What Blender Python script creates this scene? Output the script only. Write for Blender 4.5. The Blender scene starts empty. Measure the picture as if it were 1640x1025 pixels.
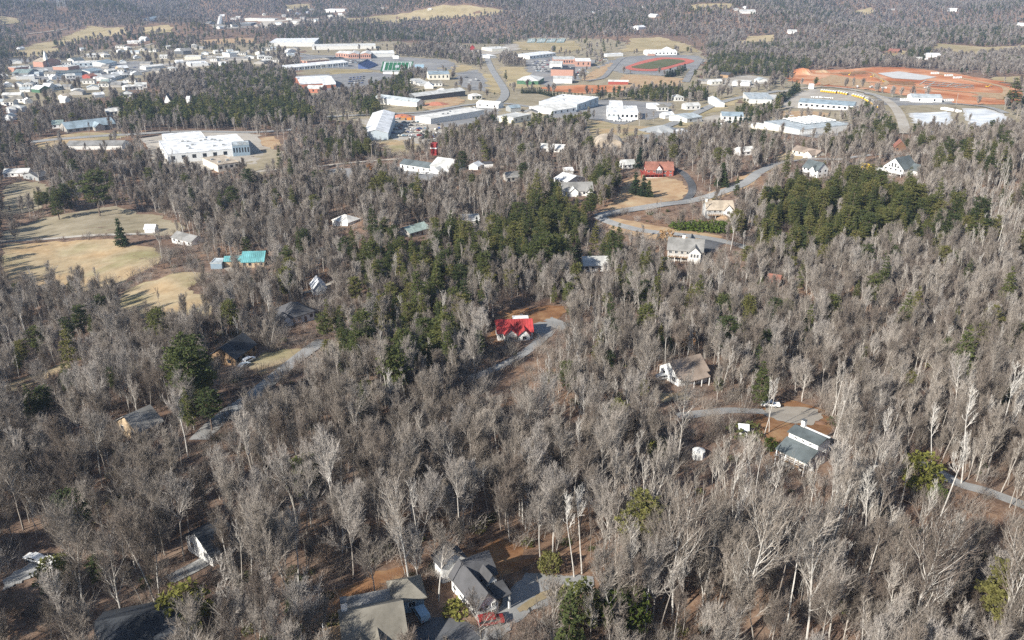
import bpy, bmesh, math, random
import numpy as np
from mathutils import Vector

R = math.radians
SC = bpy.context.scene
COL = SC.collection
# ---------------------------------------------------------------- camera
CAMZ, PITCH, FPX, PW, PH = 200.0, 23.5, 1330.0, 1640.0, 1025.0
cd = bpy.data.cameras.new('camera'); cam = bpy.data.objects.new('camera', cd); COL.objects.link(cam)
cam.location = (0, 0, CAMZ); cam.rotation_euler = (R(90 - PITCH), 0, 0)
cd.sensor_width = 36; cd.lens = 36 * FPX / PW; cd.clip_start = 1; cd.clip_end = 30000
SC.camera = cam
# ---------------------------------------------------------------- sky and sun
SUN_AZ, SUN_EL = 46.0, 32.0            # shadows fall towards this azimuth, clockwise from straight ahead
w = bpy.data.worlds.new('World'); SC.world = w; w.use_nodes = True
nt = w.node_tree; bg = nt.nodes['Background']
sk = nt.nodes.new('ShaderNodeTexSky'); sk.sky_type = 'NISHITA'; sk.sun_disc = False
sk.sun_elevation = R(SUN_EL); sk.sun_rotation = R(180 + SUN_AZ); sk.air_density = 1.0; sk.dust_density = 0.6
nt.links.new(sk.outputs[0], bg.inputs[0]); bg.inputs[1].default_value = 0.075
sl = bpy.data.lights.new('sun', 'SUN'); sl.energy = 4.6; sl.angle = R(0.55); sl.color = (1.0, 0.945, 0.855)
so = bpy.data.objects.new('sun', sl); COL.objects.link(so)
ce = math.cos(R(SUN_EL))
so.rotation_euler = Vector((math.sin(R(SUN_AZ)) * ce, math.cos(R(SUN_AZ)) * ce, -math.sin(R(SUN_EL)))).to_track_quat('-Z', 'Y').to_euler()
so.location = (-200, -200, 400)
vs = SC.view_settings; vs.view_transform = 'Standard'; vs.look = 'None'; vs.exposure = 0.96; vs.gamma = 1.0; vs.use_curve_mapping = False
SC.cycles.max_bounces = 4; SC.cycles.diffuse_bounces = 2; SC.cycles.glossy_bounces = 1; SC.cycles.transmission_bounces = 1; SC.cycles.volume_bounces = 0
SC.cycles.transparent_max_bounces = 4
SC.cycles.use_adaptive_sampling = True; SC.cycles.adaptive_threshold = 0.02
SC.cycles.use_denoising = False
SC.cycles.sample_clamp_indirect = 4

rng = np.random.default_rng(11); random.seed(4)

# ---------------------------------------------------------------- terrain heights
YK = [-400, 0, 100, 160, 250, 330, 450, 600, 750, 900, 1200, 1600, 2200, 2700, 3300, 4200, 6000, 12000]
DK = [110, 108, 108, 112, 124, 132, 134, 142, 152, 162, 175, 189, 196, 186, 166, 148, 100, -60]
def sstep(a, b, v):
    t = np.clip((v - a) / (b - a), 0, 1); return t * t * (3 - 2 * t)
def ground_fn(x, y):
    x = np.asarray(x, float); y = np.asarray(y, float)
    ys = [y - 35, y, y + 35]
    D = sum(np.interp(v, YK, DK) for v in ys) / 3
    D = D + 15 * sstep(-50, -260, x) * sstep(120, 260, y) * (1 - sstep(600, 900, y))
    D = D - 12 * sstep(70, 330, x) * sstep(120, 260, y) * (1 - sstep(520, 820, y))
    n = 1.3 * np.sin(x / 23 + y / 41) + 1.1 * np.sin(x / 37 - y / 19 + 1.3) + 0.6 * np.sin(x / 11 + y / 13)
    near = 1 - sstep(500, 900, y)
    far = sstep(2000, 2900, y)
    m = 30 * np.sin(x / 330 + y / 230 + .6) + 24 * np.sin(x / 190 - y / 270 + 2) + 13 * np.sin(x / 97 + y / 140)
    return CAMZ - D + n * near * .9 + m * far + 1.5 * np.sin(x / 90 + y / 130) * (1 - near)
GX = np.concatenate([-np.geomspace(8000, 720, 46)[:-1], np.arange(-720, 721, 9.0), np.geomspace(720, 8000, 46)[1:]])
GY = np.concatenate([np.arange(-300, 950, 9.0), np.geomspace(951, 12000, 110)])
GZ = ground_fn(GX[None, :], GY[:, None])
def H(x, y):
    x = np.clip(np.asarray(x, float), GX[0], GX[-1] - 1e-3); y = np.clip(np.asarray(y, float), GY[0], GY[-1] - 1e-3)
    i = np.clip(np.searchsorted(GX, x, 'right') - 1, 0, len(GX) - 2); j = np.clip(np.searchsorted(GY, y, 'right') - 1, 0, len(GY) - 2)
    u = (x - GX[i]) / (GX[i + 1] - GX[i]); v = (y - GY[j]) / (GY[j + 1] - GY[j])
    return (GZ[j, i] * (1 - u) + GZ[j, i + 1] * u) * (1 - v) + (GZ[j + 1, i] * (1 - u) + GZ[j + 1, i + 1] * u) * v
TT = np.geomspace(60, 11000, 5000)
cp, sp_ = math.cos(R(PITCH)), math.sin(R(PITCH))
def at(px, py):
    """where the line of sight through a point of the photograph meets the ground"""
    u = (px - PW / 2) / FPX; v = (PH / 2 - py) / FPX
    d = np.array([u, cp + v * sp_, -sp_ + v * cp])
    X = d[0] * TT; Y = d[1] * TT; Z = CAMZ + d[2] * TT
    g = Z - H(X, Y)
    k = np.argmax(g < 0)
    if g[k] >= 0: k = len(TT) - 1
    t = TT[k - 1] + (TT[k] - TT[k - 1]) * g[k - 1] / (g[k - 1] - g[k]) if k else TT[0]
    return (d[0] * t, d[1] * t)
def project(x, y, z):
    dz = z - CAMZ
    dep = y * cp - dz * sp_; up = y * sp_ + dz * cp
    dep = np.where(np.abs(dep) < 1e-3, 1e-3, dep)
    return PW / 2 + FPX * x / dep, PH / 2 - FPX * up / dep, dep

# ---------------------------------------------------------------- materials
def newmat(name):
    m = bpy.data.materials.new(name); m.use_nodes = True
    for n in list(m.node_tree.nodes):
        if n.type != 'OUTPUT_MATERIAL': m.node_tree.nodes.remove(n)
    return m, m.node_tree, m.node_tree.nodes['Material Output']
def ramp(nt, stops):
    r = nt.nodes.new('ShaderNodeValToRGB'); e = r.color_ramp.elements
    while len(e) < len(stops): e.new(0.5)
    for k, (p, c) in enumerate(stops): e[k].position = p; e[k].color = (*c, 1)
    return r
def noise_mat(name, cols, scale=0.5, detail=4, rough=0.9, scale2=None, cols2=None, bump=0.0, obj_random=False, spec=0.2, rough_noise=0.6, stretch=None):
    """procedural surface: noise-driven colour ramp, optionally a second, larger variation"""
    m, nt, out = newmat(name)
    b = nt.nodes.new('ShaderNodeBsdfPrincipled'); b.inputs['Roughness'].default_value = rough
    b.inputs['Specular IOR Level'].default_value = spec
    tc = nt.nodes.new('ShaderNodeTexCoord')
    src = tc.outputs['Object']
    if stretch:
        mp = nt.nodes.new('ShaderNodeMapping'); mp.inputs['Scale'].default_value = stretch[:3]
        if len(stretch) > 3: mp.inputs['Rotation'].default_value = (0, 0, stretch[3])
        nt.links.new(src, mp.inputs[0]); src = mp.outputs[0]
    n = nt.nodes.new('ShaderNodeTexNoise'); n.inputs['Scale'].default_value = scale; n.inputs['Detail'].default_value = detail
    n.inputs['Roughness'].default_value = rough_noise
    nt.links.new(src, n.inputs['Vector'])
    k = len(cols); r = ramp(nt, [(0.28 + 0.44 * i / max(1, k - 1), c) for i, c in enumerate(cols)])
    nt.links.new(n.outputs['Fac'], r.inputs[0]); colr = r.outputs[0]
    if cols2:
        n2 = nt.nodes.new('ShaderNodeTexNoise'); n2.inputs['Scale'].default_value = scale2; n2.inputs['Detail'].default_value = 3
        nt.links.new(tc.outputs['Object'], n2.inputs['Vector'])
        k = len(cols2); r2 = ramp(nt, [(0.35 + 0.3 * i / max(1, k - 1), c) for i, c in enumerate(cols2)])
        nt.links.new(n2.outputs['Fac'], r2.inputs[0])
        mx = nt.nodes.new('ShaderNodeMix'); mx.data_type = 'RGBA'; mx.blend_type = 'MULTIPLY'; mx.inputs[0].default_value = 1
        nt.links.new(colr, mx.inputs[6]); nt.links.new(r2.outputs[0], mx.inputs[7]); colr = mx.outputs[2]
    nt.links.new(colr, b.inputs['Base Color'])
    if bump:
        bp = nt.nodes.new('ShaderNodeBump'); bp.inputs['Strength'].default_value = bump; bp.inputs['Distance'].default_value = 0.3
        nt.links.new(n.outputs['Fac'], bp.inputs['Height']); nt.links.new(bp.outputs[0], b.inputs['Normal'])
    nt.links.new(b.outputs[0], out.inputs[0])
    return m
def plain(name, c, rough=0.7, var=0.12, scale=0.8, spec=0.3, metal=0.0):
    lo = tuple(v * (1 - var) for v in c); hi = tuple(min(1, v * (1 + var)) for v in c)
    m = noise_mat(name, [lo, hi], scale=scale, rough=rough, spec=spec)
    if metal:
        for n in m.node_tree.nodes:
            if n.type == 'BSDF_PRINCIPLED': n.inputs['Metallic'].default_value = metal
    return m
def random_mat(name, stops, translucent=0.0, scale=0.35, amt=0.35):
    """bark or foliage: a tone per tree plus clump-sized variation"""
    m, nt, out = newmat(name)
    oi = nt.nodes.new('ShaderNodeObjectInfo'); r = ramp(nt, stops); nt.links.new(oi.outputs['Random'], r.inputs[0])
    tc = nt.nodes.new('ShaderNodeTexCoord'); n = nt.nodes.new('ShaderNodeTexNoise'); n.inputs['Scale'].default_value = scale; n.inputs['Detail'].default_value = 2
    nt.links.new(tc.outputs['Object'], n.inputs['Vector'])
    r2 = ramp(nt, [(0.3, (1 - amt,) * 3), (0.7, (1 + 0 * amt,) * 3)]); nt.links.new(n.outputs['Fac'], r2.inputs[0])
    mx = nt.nodes.new('ShaderNodeMix'); mx.data_type = 'RGBA'; mx.blend_type = 'MULTIPLY'; mx.inputs[0].default_value = 1
    nt.links.new(r.outputs[0], mx.inputs[6]); nt.links.new(r2.outputs[0], mx.inputs[7])
    d = nt.nodes.new('ShaderNodeBsdfDiffuse'); nt.links.new(mx.outputs[2], d.inputs[0]); sh = d.outputs[0]
    if translucent:
        t = nt.nodes.new('ShaderNodeBsdfTranslucent'); nt.links.new(mx.outputs[2], t.inputs[0])
        ms = nt.nodes.new('ShaderNodeMixShader'); ms.inputs[0].default_value = translucent
        nt.links.new(sh, ms.inputs[1]); nt.links.new(t.outputs[0], ms.inputs[2]); sh = ms.outputs[0]
    nt.links.new(sh, out.inputs[0])
    return m

M = {}
M['litter'] = noise_mat('leaf_litter', [(.085, .062, .049), (.155, .113, .087), (.225, .17, .13), (.26, .215, .17)], scale=0.45, detail=9, rough=1, spec=0, scale2=0.018, cols2=[(.8, .72, .7), (1.05, 1.0, .98), (1.15, .98, .85)], rough_noise=.72, bump=.4)
M['field'] = noise_mat('dry_grass', [(.25, .195, .12), (.35, .28, .178), (.44, .365, .24)], scale=0.16, detail=8, rough=1, spec=0, scale2=0.03, cols2=[(.75, .82, .7), (1, 1, 1), (1.12, 1.0, .9)], rough_noise=.7, bump=.2)
M['grass'] = noise_mat('dormant_grass', [(.22, .19, .135), (.31, .265, .19), (.38, .33, .245)], scale=0.1, detail=8, rough=1, spec=0, scale2=0.02, cols2=[(.85, .85, .8), (1, 1, 1)], bump=.2)
M['farfield'] = noise_mat('pasture', [(.30, .24, .14), (.40, .32, .19), (.47, .39, .25)], scale=0.03, detail=7, rough=1, spec=0, scale2=0.008, cols2=[(.78, .8, .75), (1, 1, 1)])
M['straw'] = noise_mat('cut_bank', [(.30, .185, .11), (.40, .28, .17), (.45, .36, .235)], scale=0.12, detail=8, rough=1, spec=0)
M['leafyard'] = noise_mat('leafy_yard', [(.16, .085, .045), (.27, .155, .085), (.36, .25, .145)], scale=0.25, detail=9, rough=1, spec=0, scale2=.05, cols2=[(.75, .7, .68), (1.05, 1, .95)], bump=.3)
M['clay'] = noise_mat('red_clay', [(.40, .15, .07), (.50, .225, .115), (.55, .36, .235)], scale=0.03, detail=9, rough=1, spec=0, scale2=0.014, cols2=[(.72, .62, .58), (1, 1, 1), (1.08, 1.2, 1.3)], stretch=(1, .45, 1), bump=.3)
M['road'] = noise_mat('worn_asphalt', [(.25, .25, .24), (.33, .325, .315)], scale=0.4, detail=6, rough=.95, spec=.1, scale2=.05, cols2=[(.85, .85, .85), (1.08, 1.08, 1.08)])
M['drive'] = noise_mat('drive_asphalt', [(.075, .08, .085), (.12, .12, .125)], scale=0.5, detail=6, rough=.95, spec=.1, scale2=.09, cols2=[(.8, .8, .8), (1.2, 1.2, 1.2)])
M['lot'] = noise_mat('lot_asphalt', [(.20, .20, .20), (.30, .295, .285)], scale=0.06, detail=7, rough=.95, spec=.1, scale2=.02, cols2=[(.8, .8, .82), (1.1, 1.08, 1.05)])
M['gravel'] = noise_mat('pale_gravel', [(.33, .30, .26), (.46, .43, .38)], scale=0.2, detail=7, rough=1, spec=0, scale2=.03, cols2=[(.85, .82, .78), (1.05, 1.05, 1.05)])
M['concrete'] = noise_mat('pale_concrete', [(.45, .44, .42), (.58, .57, .55)], scale=0.1, detail=6, rough=.9, spec=.1)
M['turf'] = noise_mat('sports_turf', [(.03, .13, .06), (.045, .17, .08)], scale=0.05, rough=1, spec=0)
M['oldturf'] = noise_mat('track_infield', [(.09, .105, .05), (.15, .145, .08)], scale=0.03, rough=1, spec=0)
M['track'] = noise_mat('running_track', [(.40, .12, .09), (.50, .17, .13)], scale=0.03, rough=1, spec=0)
M['line'] = plain('line_paint', (.75, .76, .74), var=.05)
M['bark'] = random_mat('pale_bark', [(0.0, (.27, .235, .205)), (.3, (.42, .38, .335)), (.65, (.54, .505, .455)), (1.0, (.66, .635, .59))], scale=.8)
M['twig'] = random_mat('grey_twigs', [(0.0, (.17, .138, .116)), (.3, (.26, .224, .19)), (.65, (.335, .295, .255)), (1.0, (.41, .373, .34))], scale=.22, amt=.35)
M['brush'] = random_mat('brown_brush', [(0.0, (.16, .105, .085)), (.5, (.24, .18, .15)), (1.0, (.32, .25, .20))], scale=.5)
M['barkdark'] = random_mat('pine_bark', [(0, (.14, .10, .08)), (1, (.24, .19, .155))])
M['needles'] = random_mat('pine_needles', [(0.0, (.075, .098, .044)), (.35, (.125, .145, .055)), (.7, (.175, .182, .066)), (1.0, (.22, .205, .074))], translucent=.35, scale=.55, amt=.35)
M['needlesdark'] = random_mat('cedar_needles', [(0.0, (.03, .05, .03)), (.6, (.05, .075, .038)), (1.0, (.085, .11, .045))], translucent=.2, scale=.5, amt=.35)
M['oakleaf'] = random_mat('dry_oak_leaves', [(0, (.30, .16, .07)), (1, (.42, .27, .14))], translucent=.25)
M['yellowleaf'] = random_mat('yellow_leaves', [(0, (.50, .36, .05)), (1, (.55, .42, .10))], translucent=.25)
for k, c in dict(white=(.78, .78, .76), cream=(.66, .63, .54), tan=(.48, .37, .25), offwhite=(.62, .61, .58), brick=(.40, .16, .10), pinkbrick=(.42, .235, .175), red=(.27, .028, .026), redwood=(.30, .07, .05),
                 brown=(.16, .09, .055), darkbrown=(.07, .05, .04), grey=(.30, .31, .31), palegrey=(.48, .49, .49), bluegrey=(.22, .29, .35), lightblue=(.42, .48, .52), darkgrey=(.10, .105, .11),
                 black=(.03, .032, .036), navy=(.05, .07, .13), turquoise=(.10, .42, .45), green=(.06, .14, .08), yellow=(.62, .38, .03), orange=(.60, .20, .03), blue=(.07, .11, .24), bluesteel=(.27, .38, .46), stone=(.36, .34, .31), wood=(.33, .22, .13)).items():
    M[k] = plain(k + '_paint', c, var=.08)
for k, c in dict(r_white=(.72, .73, .74), r_offwhite=(.64, .63, .60), r_grey=(.24, .235, .225), r_taupe=(.215, .20, .17), r_dark=(.085, .085, .09), r_brown=(.27, .215, .175), r_red=(.38, .05, .05), r_rust=(.29, .13, .095),
                 r_blue=(.26, .325, .37), r_slate=(.115, .135, .14), r_steel=(.40, .44, .46), r_turq=(.14, .36, .38), r_green=(.29, .36, .34), r_tan=(.44, .37, .29), r_black=(.045, .05, .058), r_pale=(.52, .52, .50)).items():
    M[k] = noise_mat(k + '_roofing', [tuple(v * .8 for v in c), c, tuple(min(.9, v * 1.12) for v in c)], scale=0.7, detail=7, rough=.8, spec=.25, scale2=.16, cols2=[(.68, .68, .67), (.92, .92, .91), (1.08, 1.08, 1.08)])
M['glass'] = plain('window_glass', (.025, .03, .038), rough=.12, var=.05, spec=.6)
M['tyre'] = plain('tyre_rubber', (.02, .02, .02), rough=.9)
M['metal'] = plain('galvanised_metal', (.45, .46, .47), rough=.45, metal=.6)
M['polewood'] = plain('pole_wood', (.34, .29, .24), rough=.95)

# ---------------------------------------------------------------- mesh helpers
class MB:
    def __init__(s): s.v = []; s.f = []; s.mi = []
    def add(s, vs, fs, mi=0):
        o = len(s.v); s.v += [tuple(p) for p in vs]; s.f += [tuple(i + o for i in f) for f in fs]; s.mi += [mi] * len(fs); return s
    def box(s, x0, y0, z0, x1, y1, z1, mi=0):
        v = [(x0, y0, z0), (x1, y0, z0), (x1, y1, z0), (x0, y1, z0), (x0, y0, z1), (x1, y0, z1), (x1, y1, z1), (x0, y1, z1)]
        return s.add(v, [(3, 2, 1, 0), (4, 5, 6, 7), (0, 1, 5, 4), (1, 2, 6, 5), (2, 3, 7, 6), (3, 0, 4, 7)], mi)
    def prism(s, prof, a, b, axis='x', mi=0):
        """profile points (u, z), counter-clockwise, pushed along x or y from a to b"""
        n = len(prof)
        if axis == 'x': v = [(a, u, z) for u, z in prof] + [(b, u, z) for u, z in prof]
        else: v = [(u, a, z) for u, z in prof] + [(u, b, z) for u, z in prof]
        f = [tuple(range(n))[::-1], tuple(range(n, 2 * n))] + [(i, (i + 1) % n, (i + 1) % n + n, i + n) for i in range(n)]
        return s.add(v, f, mi)
    def tube(s, p, q, r0, r1=None, k=6, mi=0):
        p = Vector(p); q = Vector(q); r1 = r0 if r1 is None else r1
        d = (q - p).normalized(); a = d.orthogonal().normalized(); b = d.cross(a)
        c = [(math.cos(6.2832 * i / k), math.sin(6.2832 * i / k)) for i in range(k)]
        v = [p + (a * x + b * y) * r0 for x, y in c] + [q + (a * x + b * y) * r1 for x, y in c]
        return s.add(v, [(i, (i + 1) % k, (i + 1) % k + k, i + k) for i in range(k)] + [tuple(range(k))[::-1], tuple(range(k, 2 * k))], mi)
    def mesh(s, name, mats):
        me = bpy.data.meshes.new(name); me.from_pydata(s.v, [], s.f)
        for m in (mats if isinstance(mats, (list, tuple)) else [mats]): me.materials.append(m)
        if any(s.mi): me.polygons.foreach_set('material_index', s.mi)
        bm = bmesh.new(); bm.from_mesh(me); bmesh.ops.recalc_face_normals(bm, faces=bm.faces); bm.to_mesh(me); bm.free()
        return me
    def build(s, name, mats, parent=None, label=None):
        o = bpy.data.objects.new(name, s.mesh(name, mats)); COL.objects.link(o)
        if parent: o.parent = parent
        if label: o['label'] = label
        return o
def link(name, me, parent=None, loc=(0, 0, 0), rz=0, scale=None):
    o = bpy.data.objects.new(name, me); COL.objects.link(o); o.parent = parent; o.location = loc; o.rotation_euler = (0, 0, rz)
    if scale is not None: o.scale = scale
    return o
def thing(name, label, cat, loc=(0, 0, 0), rz=0, group=None):
    o = bpy.data.objects.new(name, None); COL.objects.link(o); o.location = loc; o.rotation_euler = (0, 0, rz)
    return tag(o, label, cat, group)
def tag(o, label, cat, group=None):
    o['label'] = label; o['category'] = cat
    if group: o['group'] = group
    return o
def copy_tree(src, kids, loc, rz, sc=1.0, label=None, group=None):
    r = src.copy(); COL.objects.link(r); r.location = loc; r.rotation_euler = (0, 0, rz); r.scale = (sc, sc, sc)
    if label: r['label'] = label
    if group: r['group'] = group
    for k in kids:
        c = k.copy(); COL.objects.link(c); c.parent = r
    return r

# ---------------------------------------------------------------- ground
me = bpy.data.meshes.new('ground'); nx, ny = len(GX), len(GY)
vv = np.stack([np.broadcast_to(GX[None], (ny, nx)), np.broadcast_to(GY[:, None], (ny, nx)), GZ], -1).reshape(-1, 3)
ii = np.arange(nx * ny).reshape(ny, nx)
ff = np.stack([ii[:-1, :-1], ii[:-1, 1:], ii[1:, 1:], ii[1:, :-1]], -1).reshape(-1, 4)
me.from_pydata(vv.tolist(), [], ff.tolist()); me.materials.append(M['litter']); me.shade_smooth()
g = bpy.data.objects.new('ground', me); COL.objects.link(g); g['kind'] = 'structure'

OPEN = []          # world polygons where no trees grow
CLEAR = []         # (px, py, rx, ry, depth): things that the photograph shows between the trees
def rough_edge(P, amp, step):
    out = []
    for k in range(len(P)):
        a = np.array(P[k]); b = np.array(P[(k + 1) % len(P)]); n = max(1, int(np.linalg.norm(b - a) / step))
        for i in range(n):
            q = a + (b - a) * i / n
            if i: q = q + rng.normal(0, amp, 2)
            out.append(tuple(q))
    return out
def drape(name, P, mat, lift, kind='structure', rough=0.0, parent=None, tree_free=True, margin=0):
    """a sheet that follows the ground inside world polygon P"""
    c = np.mean(P, 0); far = c[1]
    if tree_free: OPEN.append(np.array(P))
    if rough: P = rough_edge(P, rough, rough * 3.2)
    step = 9.0 if far < 950 else 30.0 if far < 1900 else 70.0
    lift = lift * (1 if far < 500 else 2.2 if far < 1000 else 4.5 if far < 2000 else 9)
    bm = bmesh.new(); vs = [bm.verts.new((p[0], p[1], 0)) for p in P]; bm.faces.new(vs)
    bmesh.ops.triangulate(bm, faces=bm.faces[:])
    lo = np.min(P, 0); hi = np.max(P, 0)
    for ax in (0, 1):
        for v in np.arange(math.ceil(lo[ax] / step) * step, hi[ax], step):
            co = (v, 0, 0) if ax == 0 else (0, v, 0)
            bmesh.ops.bisect_plane(bm, geom=bm.verts[:] + bm.edges[:] + bm.faces[:], plane_co=co, plane_no=(1, 0, 0) if ax == 0 else (0, 1, 0))
    for v in bm.verts: v.co.z = float(H(v.co.x, v.co.y)) + lift
    for f in bm.faces:
        if f.normal.z < 0: f.normal_flip()
    me = bpy.data.meshes.new(name); bm.to_mesh(me); bm.free(); me.materials.append(mat); me.shade_smooth()
    o = bpy.data.objects.new(name, me); COL.objects.link(o)
    if parent: o.parent = parent
    if kind: o['kind'] = kind
    return o
def area(name, pts, mat, lift=.12, rough=0.0, **k):
    return drape(name, [at(x, y) for x, y in pts], M[mat], lift, rough=rough, **k)
def smooth_line(W, n=6):
    W = [np.array(p) for p in W]; out = []
    for i in range(len(W) - 1):
        p0 = W[max(0, i - 1)]; p1 = W[i]; p2 = W[i + 1]; p3 = W[min(len(W) - 1, i + 2)]
        for j in range(n):
            t = j / n
            out.append(.5 * ((2 * p1) + (p2 - p0) * t + (2 * p0 - 5 * p1 + 4 * p2 - p3) * t * t + (3 * p1 - p0 - 3 * p2 + p3) * t ** 3))
    return out + [W[-1]]
def road(name, pts, width, mat='road', lift=.2, clear=True, dashes=False):
    L = smooth_line([at(x, y) for x, y in pts])
    l, r = [], []
    for i, p in enumerate(L):
        d = L[min(i + 1, len(L) - 1)] - L[max(0, i - 1)]; d = d / (np.linalg.norm(d) + 1e-9); n = np.array([-d[1], d[0]])
        l.append(p + n * width / 2); r.append(p - n * width / 2)
    far = np.mean(L, 0)[1]; lf = lift * (1 if far < 500 else 2.2 if far < 1000 else 4.5 if far < 2000 else 9)
    nseg = 4; V, F = [], []
    for i in range(len(L)):
        for k in range(nseg + 1):
            q = l[i] + (r[i] - l[i]) * k / nseg; V.append((q[0], q[1], float(H(*q)) + lf))
    for i in range(len(L) - 1):
        for k in range(nseg):
            a = i * (nseg + 1) + k; F.append((a, a + 1, a + nseg + 2, a + nseg + 1))
        OPEN.append(np.array([l[i], l[i + 1], r[i + 1], r[i]]))
        if clear:
            q = (L[i] + L[i + 1]) / 2; x, y, d = project(q[0], q[1], H(*q)); CLEAR.append((float(x), float(y), 9 + width * 300 / d, 4 + 600 / d, float(d), .42))
    me = bpy.data.meshes.new(name); me.from_pydata(V, [], F); me.materials.append(M[mat])
    o = bpy.data.objects.new(name, me); COL.objects.link(o); o['kind'] = 'structure'
    return o, L
# ---------------------------------------------------------------- open ground, roads and lots (outlines in points of the photograph, laid on the terrain)
area('field', [(4, 392), (90, 386), (185, 384), (245, 396), (262, 412), (243, 428), (200, 452), (140, 470), (60, 462), (4, 448)], 'field', .10, 1.6)
area('field', [(4, 372), (60, 352), (130, 338), (185, 330), (250, 345), (300, 366), (262, 378), (180, 376), (90, 380), (4, 384)], 'grass', .10, 1.6)
area('field', [(190, 478), (232, 452), (290, 436), (335, 438), (300, 462), (345, 486), (340, 505), (290, 508), (225, 520), (185, 500)], 'field', .10, 1.6)
area('field', [(4, 618), (60, 596), (110, 578), (112, 588), (60, 612), (4, 636)], 'field', .10, 1.0)
area('field', [(20, 650), (60, 632), (95, 628), (70, 648), (30, 662)], 'grass', .10, 1.0)
area('field', [(4, 300), (40, 290), (75, 296), (90, 315), (60, 338), (4, 345)], 'grass', .10, 1.2)
area('yard', [(392, 586), (420, 566), (478, 558), (500, 560), (466, 576), (420, 604)], 'field', .10, .6)
area('yard', [(1000, 290), (1038, 276), (1085, 288), (1102, 300), (1095, 318), (1040, 330), (985, 342), (960, 345), (985, 318)], 'straw', .09, 1.2)
area('yard', [(1100, 325), (1170, 296), (1235, 262), (1258, 262), (1200, 300), (1140, 322)], 'straw', .09, 1.0)
area('yard', [(1395, 275), (1432, 288), (1400, 300), (1375, 288)], 'gravel', .09, .7)
area('yard', [(965, 345), (1000, 352), (1155, 378), (1150, 392), (1045, 384), (975, 366)], 'straw', .09, .8)
area('yard', [(735, 590), (790, 545), (850, 540), (900, 505), (905, 490), (800, 498), (790, 530)], 'leafyard', .09, .8)
area('yard', [(1210, 660), (1260, 640), (1320, 655), (1335, 690), (1310, 740), (1240, 742), (1205, 700)], 'leafyard', .06, .8)
area('yard', [(1050, 630), (1100, 628), (1110, 640), (1060, 645)], 'field', .09, .6)
area('yard', [(510, 960), (600, 915), (650, 905), (640, 930), (560, 965), (520, 1000)], 'leafyard', .06, .8)
area('yard', [(720, 905), (800, 862), (870, 890), (830, 915), (730, 960)], 'leafyard', .06, .8)
area('driveway', [(650, 1030), (690, 990), (735, 990), (770, 1008), (800, 1025), (800, 1075), (640, 1075)], 'drive', .15, .25)
area('driveway', [(808, 958), (842, 918), (870, 920), (950, 924), (945, 950), (905, 960), (850, 980), (822, 1000), (790, 1040), (760, 1040), (788, 988)], 'road', .15, .25)
area('lawn', [(828, 976), (860, 953), (905, 936), (905, 944), (862, 965), (832, 982)], 'field', .22, .2)
area('driveway', [(1222, 664), (1232, 650), (1275, 652), (1310, 656), (1318, 668), (1300, 682), (1268, 678), (1245, 674)], 'gravel', .14, .35)
area('driveway', [(4, 930), (45, 905), (62, 890), (88, 900), (60, 920), (4, 948)], 'road', .15, .25)
area('driveway', [(1115, 388), (1140, 380), (1160, 390), (1145, 405), (1128, 405)], 'drive', .14, .3)
area('driveway', [(850, 520), (885, 508), (915, 520), (880, 540), (862, 540)], 'road', .14, .3)
road('road', [(958, 347), (1000, 338), (1050, 330), (1110, 322), (1165, 305), (1205, 285), (1240, 264), (1290, 256), (1350, 255), (1440, 247)], 8, 'road')
road('road', [(958, 347), (972, 354), (1000, 363), (1040, 371), (1100, 377), (1152, 385), (1200, 398)], 6.5, 'road')
road('driveway', [(1098, 322), (1108, 308), (1107, 295), (1098, 282), (1085, 273), (1075, 270)], 5, 'drive')
road('driveway', [(755, 606), (790, 592), (830, 572), (858, 552), (874, 535), (885, 520)], 4.2, 'road')
road('road', [(318, 705), (352, 672), (400, 638), (445, 600), (480, 572), (518, 545)], 5.5, 'road')
road('lane', [(1470, 738), (1500, 756), (1535, 775), (1580, 788), (1645, 812)], 4.2, 'road')
road('lane', [(1085, 668), (1130, 662), (1170, 658), (1225, 660)], 4.5, 'road')
road('lane', [(2, 387), (60, 384), (120, 379), (185, 376), (250, 374)], 4.0, 'gravel')
road('lane', [(270, 930), (320, 905), (360, 880)], 3.6, 'road', clear=False)
road('lane', [(400, 405), (360, 425), (470, 470), (560, 440)], 4, 'gravel', clear=False)
# town roads
road('street', [(778, 88), (786, 108), (796, 125), (808, 145), (806, 158), (795, 166)], 12, 'road')
road('street', [(50, 228), (110, 222), (200, 216), (300, 211), (400, 212), (470, 208)], 11, 'road')
road('street', [(520, 188), (600, 184), (680, 180), (740, 170), (800, 166), (850, 172), (910, 180)], 10, 'road')
road('street', [(1040, 212), (1075, 200), (1110, 184), (1145, 168), (1180, 158), (1225, 150), (1250, 146)], 12, 'road')
road('street', [(1250, 148), (1285, 142), (1330, 140), (1375, 146), (1410, 156), (1432, 172), (1445, 195), (1450, 215)], 11, 'gravel')
road('street', [(1385, 150), (1440, 160), (1520, 166), (1580, 172), (1610, 182)], 9, 'road')
road('street', [(940, 130), (965, 125), (978, 112), (990, 98), (1000, 92)], 10, 'lot')
road('street', [(1098, 132), (1108, 115), (1116, 104), (1122, 95)], 12, 'lot')
road('street', [(5, 60), (55, 54), (110, 46)], 8, 'gravel'); road('street', [(110, 100), (150, 86), (210, 78), (245, 70)], 9, 'gravel')
road('street', [(200, 122), (240, 112), (262, 106), (330, 95), (400, 92), (470, 84)], 10, 'road'); road('street', [(470, 84), (540, 96), (600, 97)], 9, 'road')
road('street', [(410, 276), (520, 266), (600, 258), (640, 255)], 8, 'gravel')
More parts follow.
